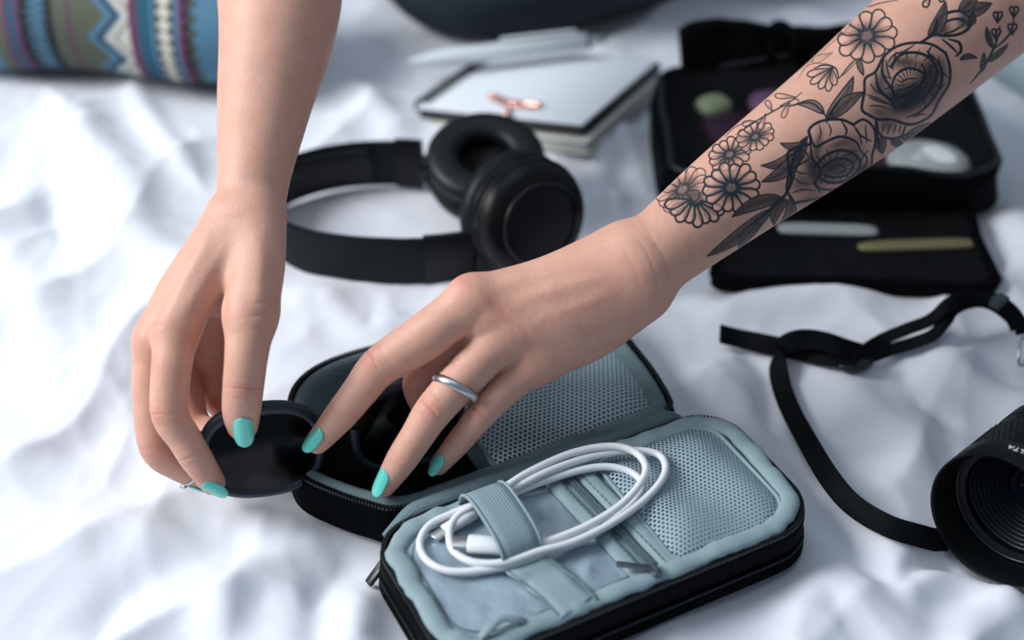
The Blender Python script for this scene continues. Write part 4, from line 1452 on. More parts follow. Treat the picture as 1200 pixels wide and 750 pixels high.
def make_cable():
    root = thing('charging_cable', C(0, .03, .034), 'coiled white charging cable held under the elastic strap', 'cable')
    t = plain('white_cable_plastic', srgb(226, 229, 231), .42)
    raw = [(600, 641, .039), (632, 637, .039), (680, 620, .0395), (722, 596, .040), (748, 570, .0405), (757, 548, .041), (744, 530, .0415), (715, 523, .042), (670, 531, .042), (622, 552, .041),
           (590, 572, .0405), (560, 590, .0395), (537, 604, .0375), (527, 622, .0365), (531, 645, .0362), (555, 659, .0368), (592, 659, .038), (632, 646, .0385), (672, 635, .038), (712, 616, .038),
           (750, 590, .038), (774, 565, .0385), (780, 546, .0385), (770, 532, .0385), (742, 528, .039), (700, 533, .039), (650, 549, .0395), (612, 567, .039), (575, 584, .037), (532, 601, .035),
           (503, 616, .0342), (492, 638, .0340), (503, 659, .0342), (533, 670, .0345), (585, 665, .0355), (632, 652, .0350), (688, 630, .0345), (728, 603, .0345), (748, 582, .035), (752, 566, .0352),
           (738, 553, .0355), (712, 547, .036), (680, 551, .0362), (640, 563, .036), (600, 579, .0355), (572, 592, .035), (553, 603, .035)]
    pts = smooth_path([P(x, y, z - .0012) for x, y, z in raw], 420)
    mb = MB(); mb.tube(pts, .00178, 12); mb.build('cord', t, root, True)
    ms = plain('plug_metal', srgb(190, 194, 196), .3, .9)
    def plug(a, b, c, hw, hh, mw, mh, name):
        """a back, b front of the white body, c front of the metal"""
        d = nrm(b - a); s_ = nrm(np.cross((0, 0, 1), d)); u = np.cross(d, s_)
        v, f = tube([a, a + (b - a) * .04, a + (b - a) * .5, b - (b - a) * .04, b], [hw * .86, hw, hw, hw, hw * .86], 20, flat=hh / hw, up=(0, 0, 1))
        o = mesh_obj(name, v, f, t, root)
        m = MB(); m.tube([b, c - (c - b) * .06, c], [mw, mw, mw * .8], 18, flat=mh / mw, up=(0, 0, 1)); m.build('connector_tip', ms, o)
        return o
    plug(P(606, 641, .0372), P(548, 637, .037), P(531, 636, .037), .0046, .0033, .0038, .0015, 'plug')
    plug(P(556, 601, .035), P(520, 622, .0335), P(508, 631, .0332), .0030, .0025, .0026, .0010, 'plug')


make_cable()
# ------------------------------------------------------------------ sunglasses held by the bare hand
def make_sunglasses():
    c1 = J(310, 531, .6525); c2 = J(481, 500, .680)
    X = nrm(c2 - c1)
    Y = nrm(cdir(.17, -1, -.42)); Y = nrm(Y - X * (Y @ X)); Z = np.cross(X, Y)
    if Z @ (CAM - c1) < 0: Z = -Z
    root = thing('sunglasses', c1, 'black sunglasses held by the hand without a tattoo', 'sunglasses')
    tr = NT('black_glossy_plastic'); tr.set(Base_Color=srgb(16, 24, 30), Roughness=.26); mf = tr.m
    tl = NT('dark_lens'); tl.set(Base_Color=srgb(3, 5, 6), Roughness=.12); tl.bsdf.inputs['Specular IOR Level'].default_value = .22; ml = tl.m
    mrub = plain('blue_black_rim', srgb(34, 48, 58), .42)
    def outline(c, sx, n=72):
        pts = []
        for i in range(n):
            a = 2 * math.pi * i / n
            x = math.cos(a); y = math.sin(a)
            e = 2.6
            r = (abs(x) ** e + abs(y) ** e) ** (-1 / e)
            X_, Y_ = x * r * .0270, y * r * .0205
            Y_ += -.0016 * sx * (X_ / .027) - (.001 if y < 0 else 0)
            pts.append((X_, Y_))
        return pts
    for c, sx in ((c1, -1), (c2, 1)):
        o2 = outline(c, sx)
        W = lambda x, y, z: c + X * x + Y * y + Z * (z - .22 * 12 * (x * x + y * y) * .9)
        # lens: shallow dome with thickness
        mb = MB(); v = []; f = []; R = 9; n = len(o2)
        for s_ in (0, 1):
            for k in range(R + 1):
                q = max(k / R, .01)
                v += [W(x * q * .95, y * q * .95, -.0016 * s_) for x, y in o2]
        for s_ in (0, 1):
            b = s_ * (R + 1) * n
            for k in range(R):
                for i in range(n):
                    j = (i + 1) % n; q = (b + k * n + i, b + k * n + j, b + (k + 1) * n + j, b + (k + 1) * n + i)
                    f.append(q if s_ else q[::-1])
            f.append(tuple(b + i for i in range(n)) if not s_ else tuple(b + i for i in reversed(range(n))))
        mb.add(v, f); mb.build('lens', ml, root, True)
        rim = np.array([W(x, y, -.0008) for x, y in o2])
        rr = [.0022 + .0012 * max(0, -math.sin(2 * math.pi * i / n)) for i in range(n)]
        mb = MB(); mb.tube(rim, rr, 10, True); mb.build('rim', mrub, root, True)
    # bridge and brow
    mb = MB()
    a = c1 + X * .0262 - Y * .006; b = c2 - X * .0262 - Y * .006
    mb.tube(smooth_path([a, (a + b) / 2 - Y * .0022 + Z * .001, b], 14), .0030, 10, flat=.8, up=Z); mb.build('bridge', mf, root, True)
    # folded temples behind the front
    for k, (s_, c, dz) in enumerate(((1, c2, .008), (-1, c1, .0125))):
        h = c + X * s_ * .0285 - Y * .010
        p = smooth_path([h, h - Z * .006 + X * s_ * .001, h - Z * dz - X * s_ * .010 + Y * .001, h - Z * (dz + .001) - X * s_ * .06 + Y * .004, h - Z * (dz + .001) - X * s_ * .098 + Y * .008, h - Z * dz - X * s_ * .118 + Y * .020], 50)
        mb = MB(); mb.tube(p, [.0022 + .0012 * abs(i / 49 - .4) for i in range(50)], 10, flat=.5, up=Z); mb.build('temple', mf, root, True)
        mb = MB(); mb.tube([h - Y * .0025 + Z * .0015, h + Y * .0025 + Z * .0015], .0006, 8); mb.build('hinge_pin', M_SILVER, root, True)


make_sunglasses()


def make_stone_ring():
    # small ring on the middle finger of the untattooed hand
    a, b = FR['mid'][3][0], FR['mid'][4][0]
    c = a * .45 + b * .55; ax = nrm(b - a)
    mb = MB(); R = .0064
    mb.lathe([(R, -.0009), (R + .0007, -.0007), (R + .0009, 0), (R + .0007, .0007), (R, .0009)], c, ax, 40, closed=True)
    out = nrm(cdir(-.55, -.75, .35)); out = nrm(out - ax * (out @ ax)); sd = np.cross(ax, out)
    for k in (-1, 0, 1):
        mb.lathe([(0, .0016), (.0007, .0013), (.0011, .0004), (.0007, -.0003), (0, -.0004)], c + out * (R + .0006) + sd * k * .0020, out, 8)
    r_ = mb.build('finger_ring', M_SILVER, person, True); r_['label'] = 'small silver ring with three beads'


make_stone_ring()


# ------------------------------------------------------------------ headphones
def make_headphones():
    root = thing('headphones', (-.06, .08, 0), 'black over-ear headphones lying folded on the sheet behind the hands', 'headphones')
    mo = plain('matt_black_plastic', srgb(11, 19, 25), .5, spec=.22)
    mi_ = plain('black_leatherette', srgb(9, 16, 21), .48, bump=.3, nscale=520, spec=.35)
    md = plain('black_foam', srgb(5, 7, 8), .95)
    mdk = plain('dark_shell_plastic', srgb(4, 7, 9), .4, spec=.3)
    half = smooth_path([(-.020, .0385), (-.040, .0335), (-.060, .0315), (-.080, .0320), (-.0985, .0345), (-.118, .040), (-.134, .0495), (-.147, .0640), (-.1525, .083),
                        (-.149, .102), (-.138, .1165), (-.122, .127), (-.105, .133), (-.088, .1355), (-.070, .1355), (-.056, .1335)], 90)
    zc = np.linspace(.0175, .0195, 90)
    path = np.column_stack([half, zc])
    v, f = ribbon(path, .031, .0045, (0, 0, 1)); hb = mesh_obj('headband', v, f, mo, root, 'auto')
    # padded inner face
    t, n, b = frames(path, up=(0, 0, 1))
    inner = path[14:-12] - n[14:-12] * .0036
    s_ = np.sign(((np.array([-.09, .083, .0175]) - path[40]) @ n[40]))
    inner = path[14:-12] + n[14:-12] * s_ * .0034
    v, f = ribbon(inner, .027, .0040, (0, 0, 1)); mesh_obj('headband_pad', v, f, mi_, hb)
    # end blocks with a seam
    for k, (i0, i1) in enumerate(((0, 9), (82, 89))):
        v, f = ribbon(path[i0:i1 + 1], .0335, .0072, (0, 0, 1)); mesh_obj('slider_block', v, f, mdk, root, 'auto')
    def cup(c, n_, R, name, pad_side, depth):
        ax = nrm(n_)
        prof = [(0, -depth), (R * .55, -depth * .98), (R * .80, -depth * .90), (R * .93, -depth * .70), (R * .985, -depth * .38), (R * .97, -depth * .16), (R * .93, -depth * .13), (R * .93, -depth * .08), (R * .98, -depth * .05), (R * .98, .0), (R * .9, .002)]
        mb = MB(); mb.lathe(prof, c, ax, 72); o = mb.build(name, mdk, root, True)
        mb = MB(); mb.lathe([(R * .66, -depth * .995), (R * .70, -depth * .965), (R * .67, -depth * .93)], c, ax, 72); mb.lathe([(R * .985, -depth * .45), (R * 1.0, -depth * .42), (R * .985, -depth * .39)], c, ax, 72); mb.build('trim_line', plain('seam_plastic', srgb(14, 22, 28), .4), o, True)
        # ring cushion
        pr = []
        rc, w_, h_ = R * .735, R * .285, .0105
        for k in range(20):
            a = 2 * math.pi * k / 20
            x, y = math.cos(a), math.sin(a)
            pr.append((rc + w_ * np.sign(x) * abs(x) ** .8, .0075 + h_ * .72 * np.sign(y) * abs(y) ** .8))
        mb = MB(); mb.lathe(pr, c, ax, 96, closed=True); mb.build('ear_cushion', mi_, o, True)
        mb = MB(); mb.lathe([(0, .0012), (R * .5, .0015), (R * .52, .0005)], c, ax, 48); mb.build('speaker_cloth', md, o, True)
        return o
    n1 = nrm((.03, -.26, .96)); c1 = J(569, 183, .9) ; c1 = P(569, 196, .030)
    cup(c1, n1, .0355, 'ear_cup', 1, .022)
    n2 = -nrm(cdir(.50, -.34, .80)); c2 = P(612, 250, .037)
    cup(c2, n2, .0350, 'ear_cup', 1, .022)
    # yokes
    mb = MB(); e1 = path[-1]
    mb.tube(smooth_path([e1, e1 + np.array([.010, -.001, -.002]), c1 + np.array([-.033, .004, -.012])], 12), .0055, 12, flat=1.3, up=(0, 0, 1)); mb.build('yoke', mdk, root, True)
    mb = MB(); e2 = path[0]
    mb.tube(smooth_path([e2, e2 + np.array([.010, .000, .000]), c2 - n2 * .012 + np.array([-.010, -.008, -.010])], 12), .0085, 12, flat=1.5, up=(0, 0, 1)); mb.build('yoke', mdk, root, True)


make_headphones()
# ------------------------------------------------------------------ notebook, pad, pen, clip
def make_stationery():
    FRc = P(683, 145, .030); FLc = P(490, 125, .010); BRc = P(770, 70, .020)
    ex = nrm(FLc - FRc); Lx = np.linalg.norm(FLc - FRc)
    ey = nrm((BRc - FRc) - ex * ((BRc - FRc) @ ex)); Ly = np.linalg.norm(BRc - FRc)
    ez = nrm(np.cross(ey, ex))
    if ez[2] < 0: ez = -ez
    N = lambda x, y, z: FRc + ex * x + ey * y + ez * z      # x from right to left, y to the back
    paper = plain('white_paper', srgb(222, 228, 233), .8); edge = plain('page_edges', srgb(206, 208, 206), .9, noise=.25, nscale=900)
    blk = plain('black_card', srgb(16, 22, 26), .5); cream = plain('cream_card', srgb(205, 203, 194), .85, noise=.08, nscale=300)
    root = thing('spiral_notebook', N(Lx / 2, Ly / 2, -.006), 'open white spiral notebook with a black back cover', 'notebook')
    def slab(mb, x0, x1, y0, y1, z0, z1, b=.003): mb.box(N((x0 + x1) / 2, (y0 + y1) / 2, (z0 + z1) / 2), ex * (x1 - x0) / 2, ey * (y1 - y0) / 2, ez * (z1 - z0) / 2, b)
    mb = MB(); slab(mb, 0, Lx, 0, Ly, -.0020, .0); mb.build('pages', paper, root)
    mb = MB(); slab(mb, -.0024, Lx, -.0024, Ly + .002, -.0085, -.0022); mb.build('cover', blk, root)
    m = MB()
    for k in range(22):
        y = .006 + (Ly - .012) * k / 21
        loop = [N(Lx + .0005 + math.cos(a) * .0060, y + .0004 * math.sin(a), -.0028 + math.sin(a) * .0060) for a in np.linspace(0, 2 * math.pi, 14, endpoint=False)]
        m.tube(np.array(loop), .0010, 6, True)
    tag(m.build('spiral_binding', blk, root, True))
    # thicker pad lying underneath
    r2 = thing('cream_pad', N(Lx / 2, Ly / 2, -.018), 'thick cream pad lying under the spiral notebook', 'notepad')
    mb = MB(); slab(mb, -.0045, Lx - .004, -.006, Ly - .002, -.0165, -.0105, .002); mb.build('page_block', edge, r2)
    mb = MB(); slab(mb, -.0060, Lx - .003, -.0080, Ly - .001, -.0102, -.0088); mb.build('cover', cream, r2)
    mb = MB(); slab(mb, -.0060, Lx - .003, -.0080, Ly - .001, -.0180, -.0167); mb.build('cover', cream, r2)
    # white pen across the far end
    a = P(478, 72, .016); b = P(697, 47, .026)
    d = nrm(b - a); L = np.linalg.norm(b - a)
    pr = thing('pen', a, 'white click pen lying across the far end of the notebook', 'pen')
    wp = plain('white_pen_plastic', srgb(214, 222, 226), .35); R = .0062
    mb = MB(); mb.lathe([(.0008, 0), (.0016, .002), (.0042, .014), (R * .94, .024), (R, .03), (R, L * .955), (R * .93, L * .957)], a, d, 28); mb.build('barrel', wp, pr, True)
    mb = MB(); mb.lathe([(R * .9, L * .955), (R * 1.02, L * .957), (R * 1.02, L * .972), (R * .6, L * .975)], a, d, 28); mb.build('band', blk, pr, True)
    mb = MB(); mb.lathe([(R * .62, L * .972), (R * .60, L * .99), (R * .5, L * 1.06), (R * .2, L * 1.07), (0, L * 1.07)], a, d, 20); mb.build('button', plain('pen_metal', srgb(200, 206, 210), .25, .9), pr, True)
    up = nrm(np.array([0, .15, 1.0]) - d * (np.array([0, .15, 1.0]) @ d))
    mb = MB(); mb.box(a + d * L * .70 + up * (R + .0022), d * L * .20, np.cross(up, d) * .0018, up * .0008, .0006); mb.tube([a + d * L * .90 + up * R * .8, a + d * L * .89 + up * (R + .0024)], .0016, 8); mb.build('clip', wp, pr, True)
    # rose gold clip on the near edge of the notebook
    rg = plain('rose_gold', srgb(238, 176, 160), .25, .9)
    c = N(.047, .012, .0015)
    def Q(px, py, h=.0015):
        r_ = ray(px, py); t = ((N(0, 0, h) - CAM) @ ez) / (r_ @ ez); return CAM + r_ * t
    rc = thing('rose_gold_clip', Q(600, 120, 0), 'rose gold metal clip on the near edge of the notebook page', 'clip')
    mb = MB(); mb.tube(smooth_path([Q(573, 112), Q(582, 113), Q(596, 118, .003), Q(615, 121), Q(634, 123)], 24), [.0013 + .0012 * abs(i / 23 - .5) for i in range(24)], 10)
    mb.tube(smooth_path([Q(574, 114), Q(586, 121), Q(598, 122, .003), Q(618, 126), Q(634, 125)], 24), .0010, 8); mb.build('bar', rg, rc, True)
    mb = MB(); mb.tube([Q(597, 119, .003), Q(595, 128), Q(594, 133, .002)], [.0013, .0011, .0014], 10)
    mb.lathe([(0, .0026), (.0018, .0018), (.0025, 0), (.0018, -.0018), (0, -.0026)], Q(594, 134, .002), ez, 16); mb.build('knob', rg, rc, True)
    mb = MB(); mb.tube(smooth_path([Q(612, 140, -.004), Q(616, 142, -.006), Q(622, 142, -.006)], 8), .0013, 8); mb.build('catch', rg, rc, True)


make_stationery()


# ------------------------------------------------------------------ black mesh pouch
def make_bag():
    root = thing('toiletry_bag', (.20, .15, 0), 'open black toiletry bag with mesh lid behind the tattooed arm', 'bag')
    N = 110
    def rr(x0, x1, y0, y1, r): return rrect(x0, x1, y0, y1, r, N)
    def ringz(L, zf, wob=.0, s=0):
        return np.array([[x + wob * sn(i * .17, s, 3), y + wob * sn(i * .17, s + 7, 4), zf(x, y) + wob * .6 * sn(i * .21, s + 3, 6)] for i, (x, y) in enumerate(L)])
    top = lambda x, y: .036 + .10 * max(0, y - .12) + .004 * math.sin(x * 40)
    B = rr(.092, .302, .094, .222, (.030, .022, .012, .030))
    v, f = loft([ringz(inset(B, .006), lambda x, y: .0), ringz(inset(B, -.001), lambda x, y: .008, .004, 1), ringz(B, lambda x, y: .022, .005, 2), ringz(inset(B, .001), top, .004, 3), ringz(inset(B, .005), lambda x, y: top(x, y) + .001, .004, 3),
                 ringz(inset(B, .008), lambda x, y: .020, .003, 4), ringz(inset(B, .016), lambda x, y: .006)], True, True)
    mesh_obj('body', v, f, M_BLACKF2, root)
    v, f = tube(ringz(inset(B, .004), lambda x, y: top(x, y) + .0015, .004, 3), .0022, 8, True); mesh_obj('zipper', v, f, M_ZIP, root)
    # mesh over the opening
    I = inset(B, .006); c = (I.max(0) + I.min(0)) / 2; rings = []
    for k in range(22):
        q = c + (I - c) * max(.01, 1 - k / 21)
        rings.append(np.array([[x, y, top(x, y) - .001 - .004 * math.sin(k / 21 * 1.57) + .0025 * sn(x * 50, y * 50, 5)] for x, y in q]))
    v, f = loft(rings, False, True); mesh_obj('mesh_top', v, f, M_NETB, root)
    # back lid standing up behind the opening
    g = []; n1, n2 = 26, 9
    for i in range(n1):
        t = i / (n1 - 1); x = .112 + .165 * t
        hh = (.024 + .003 * math.sin(t * 9) + .002 * sn(t * 14, 1, 2)) * (1 - .75 * max(0, (t - .72) / .28) ** 2) * (1 - .2 * max(0, .05 - t) / .05)
        for k in range(n2):
            s = k / (n2 - 1)
            g.append(np.array([x - .002 * s, .214 + .012 * s + .003 * sn(t * 10, s * 3, 3), .044 + hh * s]))
    m = len(g); g2 = g + [p + np.array([0, .007, 0]) for p in g]; ff = []
    for i in range(n1 - 1):
        for k in range(n2 - 1):
            a = i * n2 + k; q = (a, a + n2, a + n2 + 1, a + 1); ff += [q, tuple(x + m for x in reversed(q))]
    bd = [i * n2 for i in range(n1)] + [(n1 - 1) * n2 + k for k in range(1, n2)] + [i * n2 + n2 - 1 for i in range(n1 - 2, -1, -1)] + [k for k in range(n2 - 2, 0, -1)]
    for i in range(len(bd)):
        a, b = bd[i], bd[(i + 1) % len(bd)]; ff.append((b, a, a + m, b + m))
    mesh_obj('back_lid', g2, ff, M_BLACKF2, root)
    mb = MB(); mb.tube(smooth_path([P(903, 70, .05), P(905, 38, .062), P(918, 33, .066), P(930, 45, .064), P(935, 62, .056), P(948, 58, .055)], 30), .0035, 8, flat=1.6, up=(0, 0, 1)); mb.build('carry_loop', M_BLACKF, root, True)
    # front flap lying open on the sheet
    FLp = np.array([P(x, y, .011)[:2] for x, y in [(835, 312), (870, 245), (960, 238), (1060, 238), (1132, 243), (1150, 280), (1168, 318), (1172, 330), (1150, 338), (1050, 334), (940, 330), (850, 328)]])
    FLp = resample(smooth_path(FLp, 200, True), N, True)
    w3 = lambda L, z: np.column_stack([L, np.full(len(L), z)])
    v, f = loft([w3(inset(FLp, .003), .0005), w3(FLp, .004), w3(FLp, .009), w3(inset(FLp, .002), .0115), w3(inset(FLp, .006), .0115), w3(inset(FLp, .0075), .006)], True, True)
    mesh_obj('front_flap', v, f, M_BLACKF2, root)
    I = inset(FLp, .006); c = (I.max(0) + I.min(0)) / 2
    v, f = loft([np.array([[x, y, .0112 + .0035 * math.sin(k / 15 * 1.57) + .002 * sn(x * 70, y * 70, 9)] for x, y in c + (I - c) * max(.01, 1 - k / 15)]) for k in range(16)], False, True)
    mesh_obj('mesh_flap', v, f, M_NETB, root)
    v, f = tube(w3(inset(FLp, .001), .0105), .0022, 8, True); mesh_obj('flap_piping', v, f, M_BLACKF, root)
    # what shows through the mesh
    def pebble(name, c, a, b, h, ang, mat, label, cat, e=2.5):
        n, mrows = 40, 10; v = []; f = []
        ca, sa = math.cos(ang), math.sin(ang)
        for k in range(mrows + 1):
            ph = math.pi * k / mrows - math.pi / 2
            for i in range(n):
                th = 2 * math.pi * i / n
                x, y = math.cos(th), math.sin(th); r = (abs(x) ** e + abs(y) ** e) ** (-1 / e) * max(.02, math.cos(ph)) ** .6
                X_, Y_ = x * r * a, y * r * b
                v.append((c[0] + ca * X_ - sa * Y_, c[1] + sa * X_ + ca * Y_, c[2] + h * math.sin(ph)))
        for k in range(mrows):
            for i in range(n):
                j = (i + 1) % n; f.append((k * n + i, k * n + j, (k + 1) * n + j, (k + 1) * n + i))
        f.append(tuple(reversed(range(n)))); f.append(tuple(range(mrows * n, mrows * n + n)))
        o = mesh_obj(name, v, f, mat); tag(o, label, cat); return o
    pur = plain('purple_foil', srgb(92, 52, 84), .25, .2, noise=.4, nscale=200); yel = plain('lime_plastic', srgb(196, 214, 168), .4); lil = plain('lilac_plastic', srgb(150, 112, 150), .4)
    wht = plain('white_brush_plastic', srgb(225, 232, 232), .4); gold = plain('pale_gold', srgb(200, 190, 140), .4, .5)
    q = P(868, 165, .022)
    pebble('purple_tube', q + np.array([0, 0, 0]), .020, .034, .008, .35, pur, 'purple tube under the mesh at the left of the black bag', 'tube', 4)
    q = P(836, 124, .030)
    pebble('lime_bottle_cap', q, .012, .010, .006, .5, yel, 'pale lime cap above the purple tube in the bag', 'cap')
    q = P(902, 122, .030); pebble('lilac_jar', q, .014, .012, .007, .2, lil, 'lilac jar beside the arm under the bag mesh', 'jar')
    q = P(1088, 190, .024); pebble('oval_brush', q, .026, .022, .0075, -.35, wht, 'white oval brush head under the mesh on the right of the bag', 'brush', 2.1)
    q = P(1020, 205, .018); pebble('purple_pouch', q, .036, .018, .006, .1, pur, 'purple pouch beside the white oval brush inside the bag', 'pouch', 3)
    q = P(970, 269, .0095); pebble('white_comb', q, .030, .0055, .0022, -.05, wht, 'slim white comb under the front flap mesh', 'comb', 5)
    q = P(1075, 287, .0095); pebble('gold_tube', q, .036, .0050, .0022, .06, gold, 'pale gold slim tube under the front flap mesh', 'tube', 4)


M_NETB = net('black_mesh', srgb(8, 12, 15), .0026, .43, .4)
make_bag()


# ------------------------------------------------------------------ camera with its strap
def make_camera():
    c = P(1168, 612, .0340); ax = cdir(-.71, -.36, .60)
    root = thing('camera', np.array([.26, -.12, 0]), 'black film camera with a lens hood and webbing strap at the right edge', 'camera')
    mh = plain('hood_black', srgb(5, 8, 10), .42, spec=.25); ms = plain('satin_black_metal', srgb(18, 26, 32), .3, .3); mw = plain('white_engraving', srgb(225, 228, 228), .6)
    R = .0332
    mb = MB(); mb.lathe([(R * .975, -.0004), (R * .99, .0), (R, -.0008), (R, -.0155), (R * .985, -.0165), (R * .93, -.0175), (R * .93, -.021), (R * .76, -.023), (R * .77, -.0178), (R * .90, -.0165), (R * .955, -.0014)], c, ax, 96, closed=True); mb.build('lens_hood', mh, root)
    mb = MB(); mb.lathe([(R * .850, -.0170), (R * .870, -.0155), (R * .885, -.0165), (R * .87, -.0185)], c, ax, 96, closed=True); mb.build('filter_ring', ms, root, True)
    prof = [(R * .86, -.0172)]
    for k in range(11):
        r = R * (.84 - .044 * k); z = -.0180 - .0014 * k
        prof += [(r, z), (r - .0004, z - .0004), (r - .0010, z - .0020)]
    prof += [(R * .34, -.0345)]
    mb = MB(); mb.lathe(prof, c, ax, 96); mb.build('inner_rings', ms, root)
    tg = NT('coated_glass'); tg.set(Base_Color=(0.004, 0.006, 0.010, 1), Roughness=.03); tg.bsdf.inputs['Coat Weight'].default_value = .6; tg.bsdf.inputs['Coat Tint'].default_value = (.7, .5, 1, 1)
    mb = MB(); mb.lathe([(0, -.0285), (R * .12, -.0288), (R * .22, -.0298), (R * .30, -.0312), (R * .37, -.0330), (R * .37, -.036), (0, -.036)], c, ax, 64); mb.build('front_element', tg.m, root, True)
    # focus barrel with diamond grip
    mb = MB(); rb = R * .985; mb.lathe([(rb * .9, -.0145), (rb, -.0150), (rb, -.0165), (rb * .985, -.017), (rb * .985, -.050), (rb, -.0505), (rb, -.060), (rb * .9, -.062), (rb * .84, -.085), (rb * .8, -.095), (0, -.095)], c, ax, 96); mb.build('barrel', mh, root)
    u = nrm(np.cross(ax, (0.31, 0.2, 0.93))); w_ = np.cross(ax, u)
    mb = MB(); nr, na = 8, 72
    for i in range(na):
        for k in range(nr):
            a = 2 * math.pi * (i + .5 * (k % 2)) / na; e = u * math.cos(a) + w_ * math.sin(a); tdir = -u * math.sin(a) + w_ * math.cos(a)
            p = c + e * (rb * .985) - ax * (.0185 + .0030 * k); s_ = .0017
            b = [p + tdir * s_, p + ax * s_, p - tdir * s_, p - ax * s_, p + e * .0011]
            mb.add(b, [(0, 1, 4), (1, 2, 4), (2, 3, 4), (3, 0, 4)])
    tag(mb.build('rubber_grip', mh, root, False), kind='stuff')
    # engraved name running round the hood, read from behind the camera
    cu = bpy.data.curves.new('lettering', 'FONT'); cu.body = 'MINOLTA'; cu.size = .0040; cu.extrude = .0001; cu.resolution_u = 3; cu.space_character = 1.12
    to = bpy.data.objects.new('lettering_source', cu); col.objects.link(to)
    bpy.context.view_layer.update()
    me = bpy.data.meshes.new_from_object(to.evaluated_get(bpy.context.evaluated_depsgraph_get()))
    vv = np.array([v.co[:] for v in me.vertices]); ff = [tuple(p.vertices) for p in me.polygons]
    bpy.data.objects.remove(to); bpy.data.meshes.remove(me)
    a0 = 19.4 * math.pi / 12
    W_ = vv[:, 0].max()
    out = []
    # letters stand toward the front; the last letter is leftmost when seen from the front
    sgn = 1.0
    t0 = -u * math.sin(a0) + w_ * math.cos(a0)
    if (t0 @ RT) > 0: sgn = -1.0     # reading direction runs right to left in the picture
    for x, y, z in vv:
        a = a0 + sgn * (x - W_) / R
        e = u * math.cos(a) + w_ * math.sin(a)
        out.append(c + e * (R + .00012 + z) - ax * (.0118 - y))
    mesh_obj('lettering', out, ff, mw, root, False)
    # body beyond the frame
    bc = c - ax * .112; side = nrm(np.cross(ax, (0, 0, 1))); side = side if side[0] > 0 else -side
    upb = nrm(np.cross(side, ax)); upb = upb if upb[2] > 0 else -upb
    mb = MB(); mb.box(bc + side * .035 + upb * .002, side * .066, ax * .017, upb * .036, .006); mb.box(bc + side * .02 + upb * .044, side * .022, ax * .016, upb * .012, .005)
    mb.build('body', mh, root)
    # ---- strap
    strap = plain('strap_webbing', srgb(13, 19, 24), .75, bump=.6, nscale=1400)
    tw = NT('black_webbing'); tc = tw.node('ShaderNodeTexCoord'); wv = tw.node('ShaderNodeTexBrick', i_Scale=160.0); tw.link(tc.outputs['Object'], wv.inputs['Vector'])
    tw.set(Base_Color=srgb(7, 11, 14), Roughness=.75, Specular_IOR_Level=.12); tw.bump(wv.outputs['Fac'], 1.0, .0006)
    def web(pix, wd, across, name='strap', w_=.0085, parent=root):
        pts = smooth_path([PS(x, y, z) for x, y, z in pix], 90)
        ac = smooth_path(across, 90)
        v, f = ribbon(pts, w_ if wd is None else np.interp(np.linspace(0, 1, 90), np.linspace(0, 1, len(wd)), wd), .0015, ac)
        return mesh_obj(name, v, f, tw.m, parent, 'auto')
    flat_ = lambda *d: np.array(d, float)
    st = web([(844, 391, .009), (868, 397, .007), (900, 404, .006), (940, 412, .006), (975, 419, .006), (1003, 420, .006)], None, [(.1, .9, .5)] * 2 + [(.1, .75, .8)] * 2 + [(.1, 1, .3)] * 2, w_=.0108)
    st['label'] = 'loose strap end'
    web([(1012, 414, .006), (985, 406, .010), (955, 398, .016), (930, 399, .017), (914, 412, .010), (913, 440, .006), (924, 475, .006), (945, 515, .005), (972, 560, .005), (1000, 592, .007), (1040, 616, .009), (1078, 628, .007), (1098, 633, .004), (1112, 636, .003)], None,
        [(-.1, .9, .6), (-.2, .8, .7), (.2, .8, .8), (.35, .3, 1), (.3, .1, 1), (1, .1, .50), (1, .15, .2), (1, .45, .35), (.8, .75, .5), (.5, .7, .9), (.2, .5, 1), (.1, .5, 1), (0, .5, 1), (0, .5, 1)], w_=.0105)
    web([(1000, 420, .006), (1030, 400, .009), (1062, 386, .011), (1090, 375, .013), (1112, 356, .018), (1136, 347, .022), (1160, 349, .024), (1180, 359, .022), (1194, 375, .018), (1198, 392, .014)], None,
        [(.1, .8, .5)] * 5 + [(.3, .6, .8)] * 3 + [(.9, .3, .3)] * 2, w_=.0070)
    web([(1004, 424, .004), (1040, 411, .006), (1070, 402, .007), (1094, 392, .008), (1108, 376, .011), (1122, 360, .016), (1144, 353, .020), (1164, 357, .020), (1184, 372, .016), (1192, 386, .014)], None,
        [(.1, .8, .5)] * 5 + [(.3, .6, .8)] * 3 + [(.9, .3, .3)] * 2, w_=.0070)
    ms2 = plain('slider_plastic', srgb(20, 27, 32), .35)
    p = PS(1003, 420, .006); d = nrm(PS(1030, 410, .006) - PS(978, 424, .006)); s_ = nrm(np.cross((0, 0, 1), d))
    mb = MB(); mb.lathe([(.0002, .0012), (.0085, .0010), (.0092, 0), (.0085, -.0010), (.0002, -.0012)], p - np.array([0, 0, .002]), (0, 0, 1), 40)
    vv = np.array(mb.v); ctr = p; rel = vv - ctr
    vv = ctr + d * (rel @ d)[:, None] * 1.35 + s_ * (rel @ s_)[:, None] * .72 + np.array([0, 0, 1.0]) * rel[:, 2:3] * 1.6
    mesh_obj('strap_slider', vv, mb.f, ms2, root)
    p = PS(1164, 350, .024); q = PS(1178, 358, .023); d = nrm(q - p)
    mb = MB(); mb.box((p + q) / 2 + np.array([0, 0, .0005]), d * .0034, nrm(np.cross((0, 0, 1), d)) * .0046, np.array([0, 0, .0028]), .001); mb.build('strap_keeper', plain('keeper_plastic', srgb(58, 68, 76), .4), root)
    mr = plain('steel_ring', srgb(180, 186, 190), .22, 1.0)
    ct = PS(1199, 412, .012)
